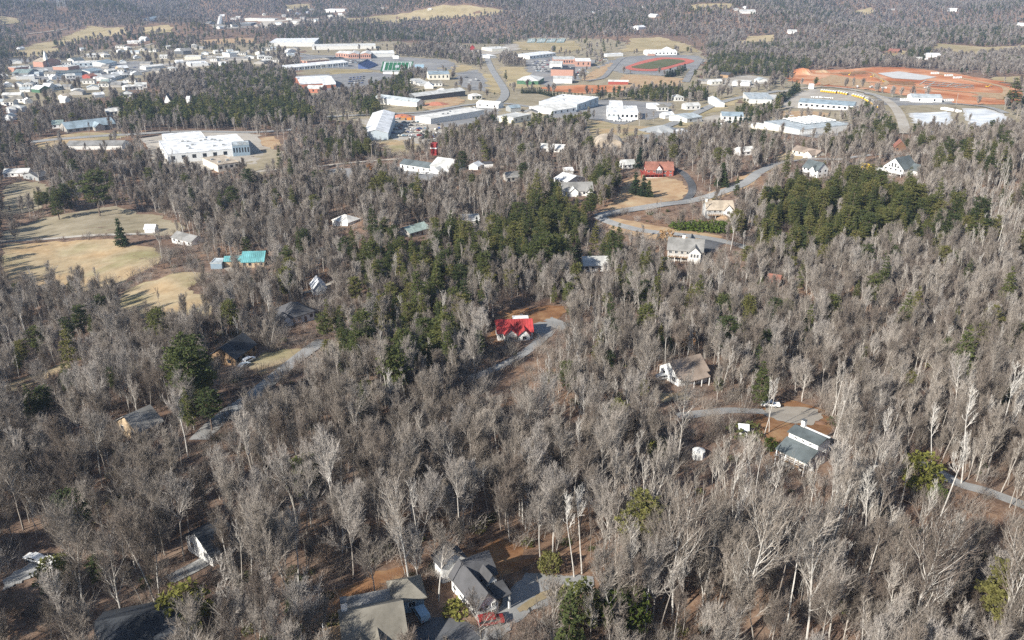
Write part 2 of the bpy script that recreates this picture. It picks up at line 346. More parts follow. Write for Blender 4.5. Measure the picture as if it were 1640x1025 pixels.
# town lots and fields
A_ = lambda *a, **k: area(*a, **k)
A_('parking_lot', [(225, 222), (300, 212), (400, 212), (425, 235), (412, 262), (330, 275), (245, 262)], 'gravel', .1, 3)
A_('field', [(60, 225), (110, 215), (195, 210), (215, 215), (190, 222), (110, 232), (60, 242)], 'field', .09, 3)
A_('field', [(395, 258), (430, 238), (455, 245), (455, 262), (420, 282), (385, 276)], 'grass', .09, 3)
A_('salvage_yard', [(570, 192), (640, 186), (720, 190), (720, 212), (680, 232), (640, 228), (600, 212)], 'gravel', .1, 3)
A_('parking_lot', [(640, 186), (720, 172), (800, 172), (800, 195), (740, 205), (700, 200)], 'lot', .11, 3)
A_('field', [(612, 228), (640, 224), (680, 234), (668, 243), (630, 245)], 'field', .1, 3)
A_('field', [(660, 170), (700, 160), (728, 150), (745, 165), (700, 178)], 'straw', .1, 3)
A_('parking_lot', [(730, 118), (765, 112), (785, 130), (780, 148), (738, 140)], 'lot', .1, 4)
A_('field', [(768, 116), (790, 120), (805, 145), (798, 152), (780, 146)], 'farfield', .1, 4)
A_('lawn', [(525, 112), (590, 110), (595, 116), (530, 120)], 'farfield', .1, 4)
A_('school_yard', [(470, 122), (600, 116), (640, 120), (640, 134), (560, 148), (480, 150)], 'lot', .09, 4)
A_('school_yard', [(480, 88), (620, 90), (720, 96), (740, 108), (690, 122), (600, 112), (480, 108)], 'lot', .08, 4)
A_('field', [(700, 108), (740, 104), (770, 110), (728, 116), (690, 118)], 'farfield', .08, 5)
A_('parking_lot', [(838, 96), (885, 92), (960, 96), (945, 108), (925, 128), (880, 140), (858, 128), (845, 112)], 'lot', .1, 4)
A_('field', [(800, 108), (838, 108), (862, 130), (865, 142), (822, 142), (808, 125)], 'farfield', .09, 4)
A_('field', [(820, 68), (920, 66), (935, 80), (905, 84), (820, 80)], 'farfield', .09, 5)
A_('field', [(996, 84), (1010, 62), (1060, 60), (1100, 70), (1122, 84), (1085, 82)], 'farfield', .09, 5)
A_('field', [(1170, 72), (1200, 58), (1240, 56), (1240, 72), (1200, 76)], 'farfield', .09, 6)
A_('field', [(1490, 86), (1500, 70), (1580, 76), (1645, 72), (1645, 84), (1560, 92)], 'farfield', .09, 6)
A_('field', [(1395, 95), (1418, 84), (1450, 80), (1455, 92), (1440, 98)], 'farfield', .09, 5)
A_('field', [(1590, 124), (1640, 122), (1640, 132), (1590, 132)], 'farfield', .09, 4)
A_('parking_lot', [(955, 108), (990, 92), (1060, 86), (1120, 90), (1130, 98), (1110, 108), (1080, 122), (1000, 118)], 'lot', .08, 4)
A_('bank', [(930, 128), (960, 108), (980, 100), (970, 118), (945, 132)], 'straw', .1, 4)
A_('bank', [(990, 128), (1000, 120), (1050, 122), (1095, 126), (1090, 138), (1000, 142), (975, 138)], 'straw', .1, 4)
A_('clay_yard', [(868, 140), (930, 136), (1000, 138), (995, 146), (950, 150), (870, 146)], 'clay', .12, 4)
A_('field', [(818, 150), (880, 152), (960, 158), (920, 172), (880, 182), (820, 178)], 'grass', .09, 4)
A_('factory_yard', [(870, 188), (905, 170), (965, 160), (1080, 165), (1060, 185), (1000, 200), (950, 192)], 'lot', .08, 4)
A_('field', [(930, 204), (955, 192), (1000, 200), (1055, 205), (1040, 215), (980, 224), (945, 222)], 'field', .1, 4)
A_('gravel_yard', [(1020, 218), (1045, 207), (1095, 205), (1120, 215), (1085, 232), (1035, 232)], 'lot', .1, 4)
A_('roadside', [(1070, 200), (1120, 172), (1180, 152), (1200, 155), (1130, 185), (1095, 205)], 'farfield', .07, 4)
A_('works_yard', [(1120, 190), (1160, 180), (1210, 190), (1200, 205), (1140, 205)], 'gravel', .09, 4)
A_('works_yard', [(1140, 128), (1200, 120), (1240, 128), (1210, 140), (1140, 138)], 'gravel', .09, 4)
A_('lot', [(1195, 162), (1215, 152), (1245, 152), (1240, 163)], 'concrete', .11, 3)
A_('building_site', [(1262, 130), (1275, 112), (1340, 112), (1400, 108), (1450, 108), (1500, 114), (1560, 124), (1620, 136), (1640, 150), (1612, 168), (1540, 168), (1440, 152), (1390, 144), (1310, 138)], 'clay', .10, 6)
A_('bank', [(1300, 130), (1330, 120), (1380, 128), (1400, 142), (1330, 137)], 'straw', .16, 4)
A_('foundation_slab', [(1405, 118), (1440, 115), (1500, 124), (1475, 129), (1430, 126)], 'concrete', .2, 0)
for q in range(6): A_('footing_strip', [(1482 + q * 15, 129 + q * 1.3 + (q % 3)), (1484 + q * 15, 129 + q * 1.3 + (q % 3)), (1474 + q * 14, 136 + q * .9 + (q % 2)), (1471 + q * 14, 136 + q * .9 + (q % 2))], 'gravel', .2, 0)
for q in range(3): A_('footing_strip', [(1480, 130 + q * 3.6), (1560, 137 + q * 2.4), (1560, 137.6 + q * 2.4), (1480, 130.7 + q * 3.6)], 'gravel', .24, 0)
road('haul_track', [(1300, 141), (1345, 132), (1400, 133), (1450, 138), (1520, 146), (1600, 152)], 9, 'straw', clear=False); road('haul_track', [(1330, 118), (1390, 116), (1405, 124), (1420, 134), (1400, 142)], 8, 'straw', clear=False); road('haul_track', [(1500, 118), (1560, 130), (1610, 142), (1600, 160)], 9, 'straw', clear=False)
A_('clay_patch', [(1420, 130), (1470, 132), (1465, 137), (1425, 136)], 'leafyard', .17, 3); A_('clay_patch', [(1345, 116), (1385, 114), (1390, 119), (1350, 121)], 'leafyard', .17, 3); A_('clay_patch', [(1560, 148), (1610, 150), (1600, 158), (1560, 156)], 'straw', .17, 3)
A_('bus_yard', [(1245, 165), (1275, 150), (1300, 143), (1370, 146), (1402, 160), (1412, 178), (1360, 180), (1300, 176), (1250, 172)], 'gravel', .11, 3)
A_('lot', [(1400, 155), (1450, 158), (1520, 162), (1530, 168), (1440, 170), (1415, 168)], 'lot', .11, 4)
A_('lawn', [(1438, 170), (1520, 168), (1532, 172), (1530, 180), (1450, 182)], 'grass', .11, 3)
A_('bank', [(1245, 178), (1300, 178), (1330, 182), (1310, 192), (1260, 192)], 'straw', .09, 4)
A_('lot', [(1265, 215), (1300, 195), (1370, 195), (1368, 215), (1320, 222)], 'lot', .08, 3)
A_('lawn', [(1240, 250), (1270, 243), (1300, 252), (1250, 262)], 'field', .09, .8)
A_('church_lot', [(625, 268), (690, 266), (735, 274), (725, 290), (640, 292), (630, 280)], 'lot', .11, 1)
A_('parking_lot', [(520, 272), (580, 268), (600, 278), (560, 292), (525, 290)], 'lot', .1, 1.5)
A_('field', [(80, 76), (50, 72), (118, 60), (120, 70)], 'farfield', .1, 6)
A_('field', [(10, 86), (50, 72), (100, 78), (90, 90), (20, 92)], 'farfield', .1, 6)
A_('field', [(95, 62), (140, 42), (205, 44), (200, 55), (120, 66)], 'farfield', .1, 6)
A_('field', [(220, 46), (270, 40), (280, 52), (240, 56)], 'farfield', .1, 6)
A_('parking_lot', [(4, 96), (70, 92), (72, 98), (10, 102)], 'lot', .1, 4)
A_('town_lot', [(20, 112), (100, 102), (220, 98), (250, 112), (160, 130), (60, 128)], 'lot', .06, 6)
A_('town_lot', [(260, 102), (330, 90), (410, 90), (380, 102), (320, 108), (265, 110)], 'gravel', .07, 6)
A_('town_lot', [(340, 42), (420, 34), (500, 30), (550, 22), (555, 32), (470, 42), (350, 48)], 'gravel', .06, 8)
A_('field', [(320, 65), (410, 62), (410, 68), (320, 74)], 'straw', .1, 5)
A_('field', [(590, 40), (640, 22), (710, 8), (780, 12), (812, 18), (790, 26), (720, 30), (650, 34)], 'farfield', .1, 9)
A_('field', [(545, 30), (600, 26), (640, 24), (620, 34), (560, 38)], 'farfield', .1, 9)
A_('field', [(2, 26), (28, 30), (26, 38), (2, 40)], 'farfield', .1, 8); A_('field', [(455, 8), (500, 4), (500, 14), (460, 18)], 'farfield', .1, 8)
A_('field', [(1100, 10), (1170, 6), (1168, 14), (1110, 16)], 'farfield', .1, 9); A_('field', [(1368, 18), (1395, 12), (1400, 20), (1375, 24)], 'farfield', .1, 8)
A_('lot', [(740, 83), (800, 76), (830, 70), (830, 80), (790, 88), (760, 92)], 'gravel', .1, 5)
A_('field', [(410, 222), (440, 218), (455, 232), (430, 240)], 'straw', .08, 2)
# town ground between the woods
A_('town_ground', [(490, 62), (640, 66), (700, 78), (830, 60), (1120, 80), (1130, 130), (1180, 150), (1120, 205), (1000, 226), (940, 226), (800, 205), (720, 215), (640, 250), (520, 190), (480, 160), (490, 120)], 'grass', .03, 12, tree_free=False)
A_('town_ground', [(2, 88), (240, 72), (480, 72), (470, 112), (260, 118), (200, 145), (60, 172), (2, 176)], 'grass', .03, 12, tree_free=False)
A_('town_ground', [(1130, 120), (1260, 112), (1270, 128), (1400, 145), (1640, 168), (1640, 205), (1480, 215), (1250, 215), (1140, 212), (1180, 150)], 'grass', .03, 12, tree_free=False)
# ---------------------------------------------------------------- buildings
_win = {}
def win_mesh(kind, frame, part):
    k = (kind, frame, part)
    if k not in _win:
        b = MB()
        if part == 'frame':
            b.box(-.5, -.05, 0, .5, 0, .06).box(-.5, -.05, .94, .5, 0, 1).box(-.5, -.05, .06, -.44, 0, .94).box(.44, -.05, .06, .5, 0, .94)
            b.box(-.02, -.045, .06, .02, 0, .94)
            _win[k] = b.mesh('window', M[frame])
        else: _win[k] = MB().box(-.44, -.025, .06, .44, -.002, .94).mesh('pane', M['glass'])
    return _win[k]
def window(root, x, y, z, w_, h_, rz=0, frame='white', pane=True):
    if not pane:
        return link('window', win_mesh('w', frame, 'pane'), root, (x, y, z), rz, (w_ * 1.1, 1.6, h_))
    o = link('window', win_mesh('w', frame, 'frame'), root, (x, y, z), rz, (w_, 1.6, h_)); link('pane', win_mesh('w', frame, 'pane'), o)
    return o
SEAM = ('r_red', 'r_turq', 'r_green')
def vol(root, x0, y0, W, D, wh, roof, rh, wall, rmat, oh=.45, z0=0.0, down=1.6, th=.22, wname='wall', lab=None):
    """walls and roof of one block of a building, in the building's own axes"""
    x1, y1 = x0 + W, y0 + D; b = MB(); r = MB(); zb = z0 - down if z0 == 0 else z0
    if roof in ('gx', 'gy'):
        s = rh / ((D if roof == 'gx' else W) / 2); e = z0 + wh - s * oh
        if roof == 'gx':
            b.prism([(y0, zb), (y1, zb), (y1, z0 + wh), ((y0 + y1) / 2, z0 + wh + rh), (y0, z0 + wh)], x0, x1, 'x')
            c = (y0 + y1) / 2; r.prism([(y0 - oh, e), (c, z0 + wh + rh), (y1 + oh, e), (y1 + oh, e + th), (c, z0 + wh + rh + th * 1.3), (y0 - oh, e + th)], x0 - oh, x1 + oh, 'x')
        else:
            b.prism([(x0, zb), (x1, zb), (x1, z0 + wh), ((x0 + x1) / 2, z0 + wh + rh), (x0, z0 + wh)], y0, y1, 'y')
            c = (x0 + x1) / 2; r.prism([(x0 - oh, e), (c, z0 + wh + rh), (x1 + oh, e), (x1 + oh, e + th), (c, z0 + wh + rh + th * 1.3), (x0 - oh, e + th)], y0 - oh, y1 + oh, 'y')
        if rmat in SEAM:
            n = int((W if roof == 'gx' else D) / .85)
            for i in range(n + 1):
                q = (x0 if roof == 'gx' else y0) - oh + .05 + i * ((W if roof == 'gx' else D) + 2 * oh - .17) / n
                if roof == 'gx': r.prism([(y0 - oh, e + th), (c, z0 + wh + rh + th * 1.3), (y1 + oh, e + th), (y1 + oh, e + th + .09), (c, z0 + wh + rh + th * 1.3 + .09), (y0 - oh, e + th + .09)], q, q + .07, 'x')
                else: r.prism([(x0 - oh, e + th), (c, z0 + wh + rh + th * 1.3), (x1 + oh, e + th), (x1 + oh, e + th + .09), (c, z0 + wh + rh + th * 1.3 + .09), (x0 - oh, e + th + .09)], q, q + .07, 'y')
    elif roof == 'hip':
        b.box(x0, y0, zb, x1, y1, z0 + wh); X0, X1, Y0, Y1 = x0 - oh, x1 + oh, y0 - oh, y1 + oh; z = z0 + wh + .004; k = min(W, D) / 2 + oh
        if W >= D: a, c = ((X0 + k * .95, (y0 + y1) / 2), (X1 - k * .95, (y0 + y1) / 2))
        else: a, c = (((x0 + x1) / 2, Y0 + k * .95), ((x0 + x1) / 2, Y1 - k * .95))
        v = [(X0, Y0, z), (X1, Y0, z), (X1, Y1, z), (X0, Y1, z)]; t = [(p, q, s_ + th) for p, q, s_ in v]
        rid = [(a[0], a[1], z + rh + th), (c[0], c[1], z + rh + th)]
        f = [(3, 2, 1, 0), (0, 1, 5, 4), (1, 2, 6, 5), (2, 3, 7, 6), (3, 0, 4, 7)]
        f += [(4, 5, 9, 8), (5, 6, 9), (6, 7, 8, 9), (7, 4, 8)] if W >= D else [(4, 5, 8), (5, 6, 9, 8), (6, 7, 9), (7, 4, 8, 9)]
        r.add(v + t + rid, f)
    elif roof == 'shed':      # high at the back
        b.prism([(y0, zb), (y1, zb), (y1, z0 + wh + rh), (y0, z0 + wh)], x0, x1, 'x'); s = rh / D
        r.prism([(y0 - oh, z0 + wh - s * oh + .003), (y1 + oh, z0 + wh + rh + s * oh + .003), (y1 + oh, z0 + wh + rh + s * oh + th), (y0 - oh, z0 + wh - s * oh + th)], x0 - oh, x1 + oh, 'x')
    elif roof == 'arch':
        n = 12; pr = [((x0 + x1) / 2 + W / 2 * math.cos(math.pi * i / n), z0 + wh + rh * math.sin(math.pi * i / n)) for i in range(n + 1)]
        b.prism([(x1 - .2, zb)] + [(p * .985 + .015 * (x0 + x1) / 2, (q - z0) * .985 + z0) for p, q in pr] + [(x0 + .2, zb)], y0 + .3, y1 - .3, 'y')
        r.prism([(x1, z0)] + pr + [(x0, z0)], y0, y1, 'y')
    else:                     # flat with a low parapet
        b.box(x0, y0, zb, x1, y1, z0 + wh)
        r.box(x0 - .1, y0 - .1, z0 + wh + .003, x1 + .1, y1 + .1, z0 + wh + .25); p = .35
        for q in ((x0 - .1, y0 - .1, x1 + .1, y0 + p), (x0 - .1, y1 - p, x1 + .1, y1 + .1), (x0 - .1, y0 + p, x0 + p, y1 - p), (x1 - p, y0 + p, x1 + .1, y1 - p)): r.box(q[0], q[1], z0 + wh + .254, q[2], q[3], z0 + wh + .5)
    wl = b.build(wname, M[wall], root, lab); ro = r.build('roof', M[rmat], root)
    return wl, ro

def house(name, label, cat, A, B, D, wh, roof, rh, wall, group=None, win=0, swin=0, rmat='r_grey', storeys=1, door=True, pane=False, frame='white', clear=.85, sc_=1.0, units=0, vents=0, bigdoor=0, dz=0.0):
    """a building on the ground line A-B of its near face; returns (root, width)"""
    a = np.array(at(*A)); b = np.array(at(*B)); W = float(np.linalg.norm(b - a)); rz = math.atan2(b[1] - a[1], b[0] - a[0])
    ux = np.array([math.cos(rz), math.sin(rz)]); uy = np.array([-ux[1], ux[0]])
    cs = [a, b, a + uy * D, b + uy * D]; z = float(np.mean([H(*c) for c in cs[:2]])) + dz
    root = thing(name, label, cat, (a[0], a[1], z), rz, group)
    dn = max(1.0, z - min(float(H(*c)) for c in cs) + .8)
    vol(root, 0, 0, W, D, wh, roof, rh, wall, rmat, down=dn)
    mg = 2.5 if a[1] < 800 else 4
    OPEN.append(np.array([a - ux * mg - uy * mg, b + ux * mg - uy * mg, b + ux * mg + uy * (D + mg), a - ux * mg + uy * (D + mg)]))
    c = (a + b) / 2 + uy * D * .5; x, y, d = project(c[0], c[1], z + (wh + rh) * .6)
    # how wide and high it shows
    qs = [project(p[0], p[1], zz) for p in cs for zz in (z, z + wh + rh)]
    rx = (max(q[0] for q in qs) - min(q[0] for q in qs)) / 2; ry = (max(q[1] for q in qs) - min(q[1] for q in qs)) / 2
    CLEAR.append((float(x), float(y), float(rx) * .9, float(ry) * .85, float(d), clear))
    sh = wh / storeys
    if win:
        ww = min(1.5 * sc_, W / win * .55)
        for s in range(storeys):
            for i in range(win):
                if door and s == 0 and i == win // 2: continue
                window(root, W * (i + .5) / win, -.012, s * sh + sh * .32, ww, sh * .5, 0, frame, pane)
    for side in (0, 1) if swin else ():
        for s in range(storeys):
            for i in range(swin):
                window(root, -.012 if side == 0 else W + .012, D * (i + .5) / swin, s * sh + sh * .32, min(1.4 * sc_, D / swin * .5), sh * .5, -math.pi / 2 if side == 0 else math.pi / 2, frame, pane)
    if door and win:
        MB().box(-.5, -.07, .05, .5, -.004, min(2.1, sh * .8)).build('door', M['brown'], root).location = (W * (win // 2 + .5) / win, 0, 0)
    for i in range(bigdoor): MB().box(-1.7, -.07, .05, 1.7, -.004, min(3.6, wh * .75)).build('door', M['grey'], root).location = (W * (i + .5) / bigdoor, 0, 0)
    rg = np.random.default_rng(int(A[0] * 7 + A[1]))
    for i in range(units):
        q = MB().box(-1.2, -.9, 0, 1.2, .9, 1.2).build('roof_unit', M['grey'], root); q.location = (W * rg.uniform(.12, .88), D * rg.uniform(.12, .88), wh + .26)
    return root, W
def chimney(root, x, y, z0, z1, s=.9, mat='offwhite', d=None):
    d = d or s; o = MB().box(x - s / 2, y - d / 2, z0, x + s / 2, y + d / 2, z1).build('chimney', M[mat], root)
    MB().box(x - s / 2 - .08, y - d / 2 - .08, z1 + .003, x + s / 2 + .08, y + d / 2 + .08, z1 + .15).build('cap', M['darkgrey'], o)
def deck(root, x0, y0, x1, y1, z, mat='wood', rail='white', posts=True, sides='flr'):
    o = MB().box(x0, y0, z - .2, x1, y1, z).build('deck', M[mat], root)
    rl = MB()
    L = []
    if 'f' in sides: L.append(((x0, y0), (x1, y0)))
    if 'l' in sides: L.append(((x0, y0), (x0, y1)))
    if 'r' in sides: L.append(((x1, y0), (x1, y1)))
    for p, q in L:
        n = max(2, int(math.hypot(q[0] - p[0], q[1] - p[1]) / 1.2))
        for i in range(n + 1):
            cx = p[0] + (q[0] - p[0]) * i / n; cy = p[1] + (q[1] - p[1]) * i / n; rl.box(cx - .06, cy - .06, z + .003, cx + .06, cy + .06, z + 1.0)
        for zz in (.5, 1.0): rl.box(min(p[0], q[0]) - .05, min(p[1], q[1]) - .05, z + zz, max(p[0], q[0]) + .05, max(p[1], q[1]) + .05, z + zz + .08)
    rl.build('railing', M[rail], o)
    if posts:
        for cx in np.linspace(x0 + .15, x1 - .15, max(2, int((x1 - x0) / 3) + 1)): MB().box(cx - .12, y0 + .05, -2.5, cx + .12, y0 + .29, z - .203).build('post', M[rail], root)

# ---- near houses
h, W = house('cream_house', 'cream house with a long taupe gable roof and two front cross gables at bottom edge', 'house', (558, 1080), (654, 1056), 11.5, 3.0, 'gx', 4.4, 'white', None, 5, 2, pane=True, rmat='r_taupe', clear=1)
for gx_, gw in ((2.6, 3.4), (W - 4.4, 3.4)):
    vol(h, gx_ - gw / 2, -1.2, gw, 6.2, 3.0, 'gy', 2.3, 'white', 'r_taupe', oh=.35); window(h, gx_, -1.22, .9, 1.5, 1.5)
vol(h, W - 2.4, -2.2, 2.2, 2.1, 2.6, 'shed', .5, 'cream', 'r_taupe', oh=.3)
vol(h, W - .6, 11.0, 5.4, 5.2, 2.8, 'hip', 2.3, 'bluegrey', 'r_taupe', oh=.5); window(h, W + 2.6, 10.98, 1, 1.4, 1.3)
vol(h, 1.5, 11.55, 8, 2.6, 2.8, 'shed', .2, 'white', 'r_grey', oh=.2)
chimney(h, .6, 7.0, -1, 9.0, 1.0, 'white', 1.4); deck(h, -3.2, 2, -.05, 10, 1.2, 'wood', 'white', sides='l')
h, W = house('gabled_house', 'house with dark weathered roof, white side wall and small front portico', 'house', (766, 994), (795, 984), 10, 3.2, 'gy', 2.4, 'white', None, 3, 4, storeys=2, pane=True, rmat='r_dark', clear=.9)
vol(h, W - 1.6, 5.6, 4.8, 6.2, 3.7, 'gx', 2.6, 'white', 'r_dark', oh=.4); vol(h, -.6, 12.6, 5, 3.6, 3.4, 'gy', 2.2, 'white', 'r_dark', oh=.4)
vol(h, W + .2, 3.4, 1.9, 3, 4.3, 'gy', 1.3, 'white', 'r_dark', oh=.25); window(h, W + 1.15, 3.38, 3.0, 1.0, 1.2)
MB().prism([(0, 2.9), (3.2, 3.7), (3.2, 3.9), (0, 3.1)], W + .1, W + 3.2, 'x').build('porch_roof', M['r_dark'], h)
for q in (.4, 2.9): MB().box(W + q - .15, .2, -1.5, W + q + .15, .5, 2.95).build('post', M['white'], h)
h, W = house('slope_house', 'tall house with a pale clerestory stripe across its slate grey roof and front balcony', 'house', (1246, 743), (1293, 759), 8.6, 4.8, 'flat', 0, 'offwhite', None, 4, 2, storeys=2, pane=True, rmat='r_slate', clear=1)
for o in [c for c in h.children if c.name.startswith('roof')]: bpy.data.objects.remove(o)
r_ = MB().prism([(-1.7, 4.1), (3.0, 5.7), (3.0, 5.95), (-1.7, 4.35)], -.4, W + .4, 'x').build('roof', M['r_slate'], h)
MB().box(0, 3.02, 4.804, W, 8.6, 7.2).build('clerestory_wall', M['white'], h)
for i in range(3): window(h, W * (i + 1) / 4, 3.0, 6.35, .8, .45)
MB().prism([(2.7, 7.21), (6.0, 7.9), (9.3, 6.2), (9.3, 6.4), (6.0, 8.15), (2.7, 7.43)], -.4, W + .4, 'x').build('roof', M['r_slate'], h)
chimney(h, .8, 8.0, 5, 9.0, .9, 'white'); deck(h, 0, -2.0, W, -.05, 2.5, 'wood', 'white')
for q in np.linspace(.1, W - .1, 4): MB().box(q - .09, -1.75, 2.5, q + .09, -1.57, 4.25).build('post', M['white'], h)
deck(h, W * .55, 8.7, W * .95, 11.2, 3, 'grey', 'white', posts=False)
h, W = house('red_roof_cabin', 'low white cabin with bright red metal roof beside a curving drive', 'house', (797, 546), (853, 542), 9.5, 3.0, 'gx', 2.8, 'white', None, 5, 2, pane=True, rmat='r_red', clear=1)
vol(h, 2.6, -2.0, 4.2, 5, 2.9, 'gy', 2.1, 'offwhite', 'r_red', oh=.5); window(h, 4.7, -2.02, .8, 2.2, 1.5)
vol(h, W - 5, -1.8, 3.8, 4.6, 2.8, 'gy', 1.7, 'white', 'r_red', oh=.5); window(h, W - 3.1, -1.82, .8, 1.5, 1.3)
vol(h, W * .52, 9.55, 5.5, 2.5, 3.6, 'shed', .3, 'white', 'r_white', oh=.2); chimney(h, W * .72, 5.2, 3, 7.4, .9, 'white')
deck(h, 2.2, -4.2, 7.2, -2.05, .7, 'wood', 'white')
h, W = house('brown_roof_house', 'white gabled house with brown roof half hidden by bare trees', 'house', (1086, 619), (1132, 612), 9.5, 3.6, 'gx', 3.3, 'white', None, 4, 2, pane=True, rmat='r_brown', clear=1)
MB().prism([(-2.6, 2.7), (.2, 3.5), (.2, 3.7), (-2.6, 2.9)], 1, W - 1, 'x').build('porch_roof', M['r_brown'], h)
for q in np.linspace(1.2, W - 1.2, 4): MB().box(q - .1, -2.5, -1.5, q + .1, -2.3, 2.75).build('post', M['white'], h)
h, W = house('stone_house', 'large pale stone house with grey cross gabled roof and white chimney', 'house', (1068, 417), (1124, 420), 11, 5.4, 'gx', 4.2, 'stone', None, 6, 2, storeys=2, pane=True, rmat='r_grey', clear=1)
vol(h, W - 6.4, -2.4, 5.6, 7, 5.2, 'gy', 2.7, 'offwhite', 'r_grey', oh=.4)
for i in range(3): window(h, W - 5 + i * 1.4, -2.42, 2.9, 1.0, 1.9)
vol(h, W * .45, 9, 5.5, 8, 5, 'gy', 3.6, 'stone', 'r_grey'); chimney(h, W * .42, 6, 5, 11.4, 1.3, 'white'); deck(h, .5, -2.4, W - 6.6, -.05, 2.6, 'wood', 'white')
h, W = house('taupe_house', 'house with pale taupe roof and white gable just below the curving road', 'house', (1131, 350), (1174, 349), 11, 5, 'gx', 3.6, 'grey', None, 5, 2, storeys=2, pane=True, rmat='r_tan', clear=1)
vol(h, W * .60, -1.8, W * .34, 7, 5.0, 'gy', 3.0, 'white', 'r_tan', oh=.4); window(h, W * .77, -1.82, 3.0, 1.6, 1.6); deck(h, .2, -3.0, W * .58, -.05, 2.6, 'wood', 'offwhite'); chimney(h, .4, 5, 0, 10.2, 1.1, 'offwhite')
h, W = house('red_house', 'large dark red house with rust brown roof and red deck above a bare yard', 'house', (1034, 284), (1078, 282), 12, 4.8, 'gx', 4.4, 'redwood', None, 5, 2, storeys=2, pane=True, rmat='r_rust', clear=1)
vol(h, W * .33, -1.6, W * .26, 8, 4.8, 'gy', 3.9, 'redwood', 'r_rust', oh=.4)
for i in range(3): window(h, W * (.38 + .08 * i), -1.63, 2.4, 1.4, 3.0)
MB().prism([(W * .345, 4.9), (W * .575, 4.9), (W * .46, 8.0)], -1.66, -1.62, 'y').build('gable_panel', M['white'], h)
deck(h, -3.5, -4.2, W * .6, -1.65, 2.6, 'redwood', 'red'); deck(h, -3.4, -1.6, -.05, 7, 2.6, 'redwood', 'red', sides='l'); vol(h, W * .72, 10, 8, 8, 4.2, 'gy', 3.2, 'redwood', 'r_rust')
MB().box(-2, -4.9, -1, W * .8, -4.5, .5).build('garden_wall', M['offwhite'], h)
h, W = house('gable_window_house', 'tall white house with a gable full of windows and a slate roof', 'house', (1413, 279), (1445, 283), 15, 5.2, 'gy', 6.2, 'white', None, 4, 3, storeys=2, door=False, rmat='r_slate', clear=1)
for i, (fx, z0, hh) in enumerate(((.28, 5.3, 1.6), (.42, 5.3, 3.2), (.58, 5.3, 3.2), (.72, 5.3, 1.6))): window(h, W * fx, -.02, z0, 1.5, hh)
vol(h, W + .01, 7, 6, 8, 4.6, 'gx', 3.2, 'white', 'r_slate'); deck(h, -1.5, -3.4, W + 1, -.05, 2.6, 'offwhite', 'white', sides='flr'); deck(h, -7, -1, -1.55, 9, 1.6, 'offwhite', 'white', posts=False, sides='fl')
h, W = house('white_balcony_house', 'narrow white house with dark blue roof and stacked balconies above pines', 'house', (1284, 280), (1308, 285), 10, 5.4, 'gx', 4.2, 'white', None, 4, 2, storeys=2, rmat='r_slate', clear=1)
vol(h, W * .58, -1.2, 3.6, 6, 5.4, 'gy', 2.2, 'white', 'r_slate', oh=.3); deck(h, 0, -2.6, W * .55, -.05, 2.7, 'offwhite', 'white')
h, W = house('ranch_house', 'long cream ranch house with brown roof and front gable at the road bend', 'house', (1268, 249), (1307, 252), 10, 3.2, 'gx', 2.6, 'cream', None, 5, 1, rmat='r_brown', clear=1)
vol(h, W * .62, -4.5, W * .34, 10, 3.2, 'gy', 2.4, 'white', 'r_brown')
h, W = house('log_cabin', 'dark brown log cabin with steep gable at the top of the ridge road', 'cabin', (1432, 243), (1450, 243), 9, 3.4, 'gy', 4.6, 'brown', None, 2, 2, rmat='r_rust', clear=1); deck(h, -.6, -2.4, W + .6, -.05, .8, 'brown', 'brown')
h, W = house('white_barn', 'white metal barn with gable roof beside a drooping dark conifer', 'barn', (887, 296), (908, 300), 17, 4, 'gx', 2.6, 'offwhite', None, 3, 0, rmat='r_white', clear=1)
house('white_shed', 'small white shed behind the white metal barn', 'shed', (906, 279), (918, 279), 8, 2.6, 'gx', 1.4, 'white', rmat='r_white', clear=1)
h, W = house('grey_house', 'grey roofed house with white front gables above the dark pine stand', 'house', (902, 315), (950, 313), 12, 3.2, 'gx', 4.0, 'offwhite', None, 5, 2, rmat='r_grey', clear=1)
vol(h, W * .2, -2, W * .28, 8, 3.2, 'gy', 2.4, 'white', 'r_pale'); vol(h, W * .74, -2.5, W * .2, 8, 3, 'gy', 2, 'white', 'r_grey')
house('low_white_house', 'low white house with a mottled grey gable roof between bare trees', 'house', (935, 436), (974, 435), 10, 3.2, 'gx', 2.6, 'offwhite', None, 4, 2, rmat='r_pale', clear=1)
house('rust_roof_shed', 'small shed with a faded red roof deep in the right hand woods', 'shed', (1227, 460), (1246, 461), 7, 2.8, 'gx', 2, 'brown', rmat='r_rust', clear=.6)
house('pale_roof_house', 'long low house with pale weathered roof behind the bare trees of mid town edge', 'house', (861, 243), (902, 244), 12, 3, 'gx', 2.6, 'offwhite', None, 5, 0, rmat='r_pale', clear=.8)
house('white_gable_cottage', 'small bright white cottage roof beside the gravel yard in the woods', 'cottage', (502, 474), (523, 470), 8, 2.8, 'gy', 3.0, 'white', rmat='r_white', clear=1)
house('round_tent_house', 'white pavilion with a pointed pale roof among bare trees', 'pavilion', (533, 362), (557, 362), 10, 2.4, 'hip', 2.8, 'white', rmat='r_offwhite', clear=1)
house('green_roof_house', 'house with pale green metal roof hidden among bare trees', 'house', (657, 381), (688, 374), 9, 2.8, 'gx', 2.2, 'stone', None, 4, 0, rmat='r_green', clear=1)
house('cream_cottage', 'cream cottage beside a dark clipped hedge row', 'cottage', (743, 362), (768, 361), 9, 2.8, 'gx', 2.4, 'cream', None, 3, 0, rmat='r_pale', clear=.9)
house('field_edge_house', 'white single storey house with grey roof at the edge of the tan field', 'house', (276, 389), (307, 394), 9, 2.8, 'gx', 2.2, 'white', None, 4, 1, rmat='r_grey', clear=1)
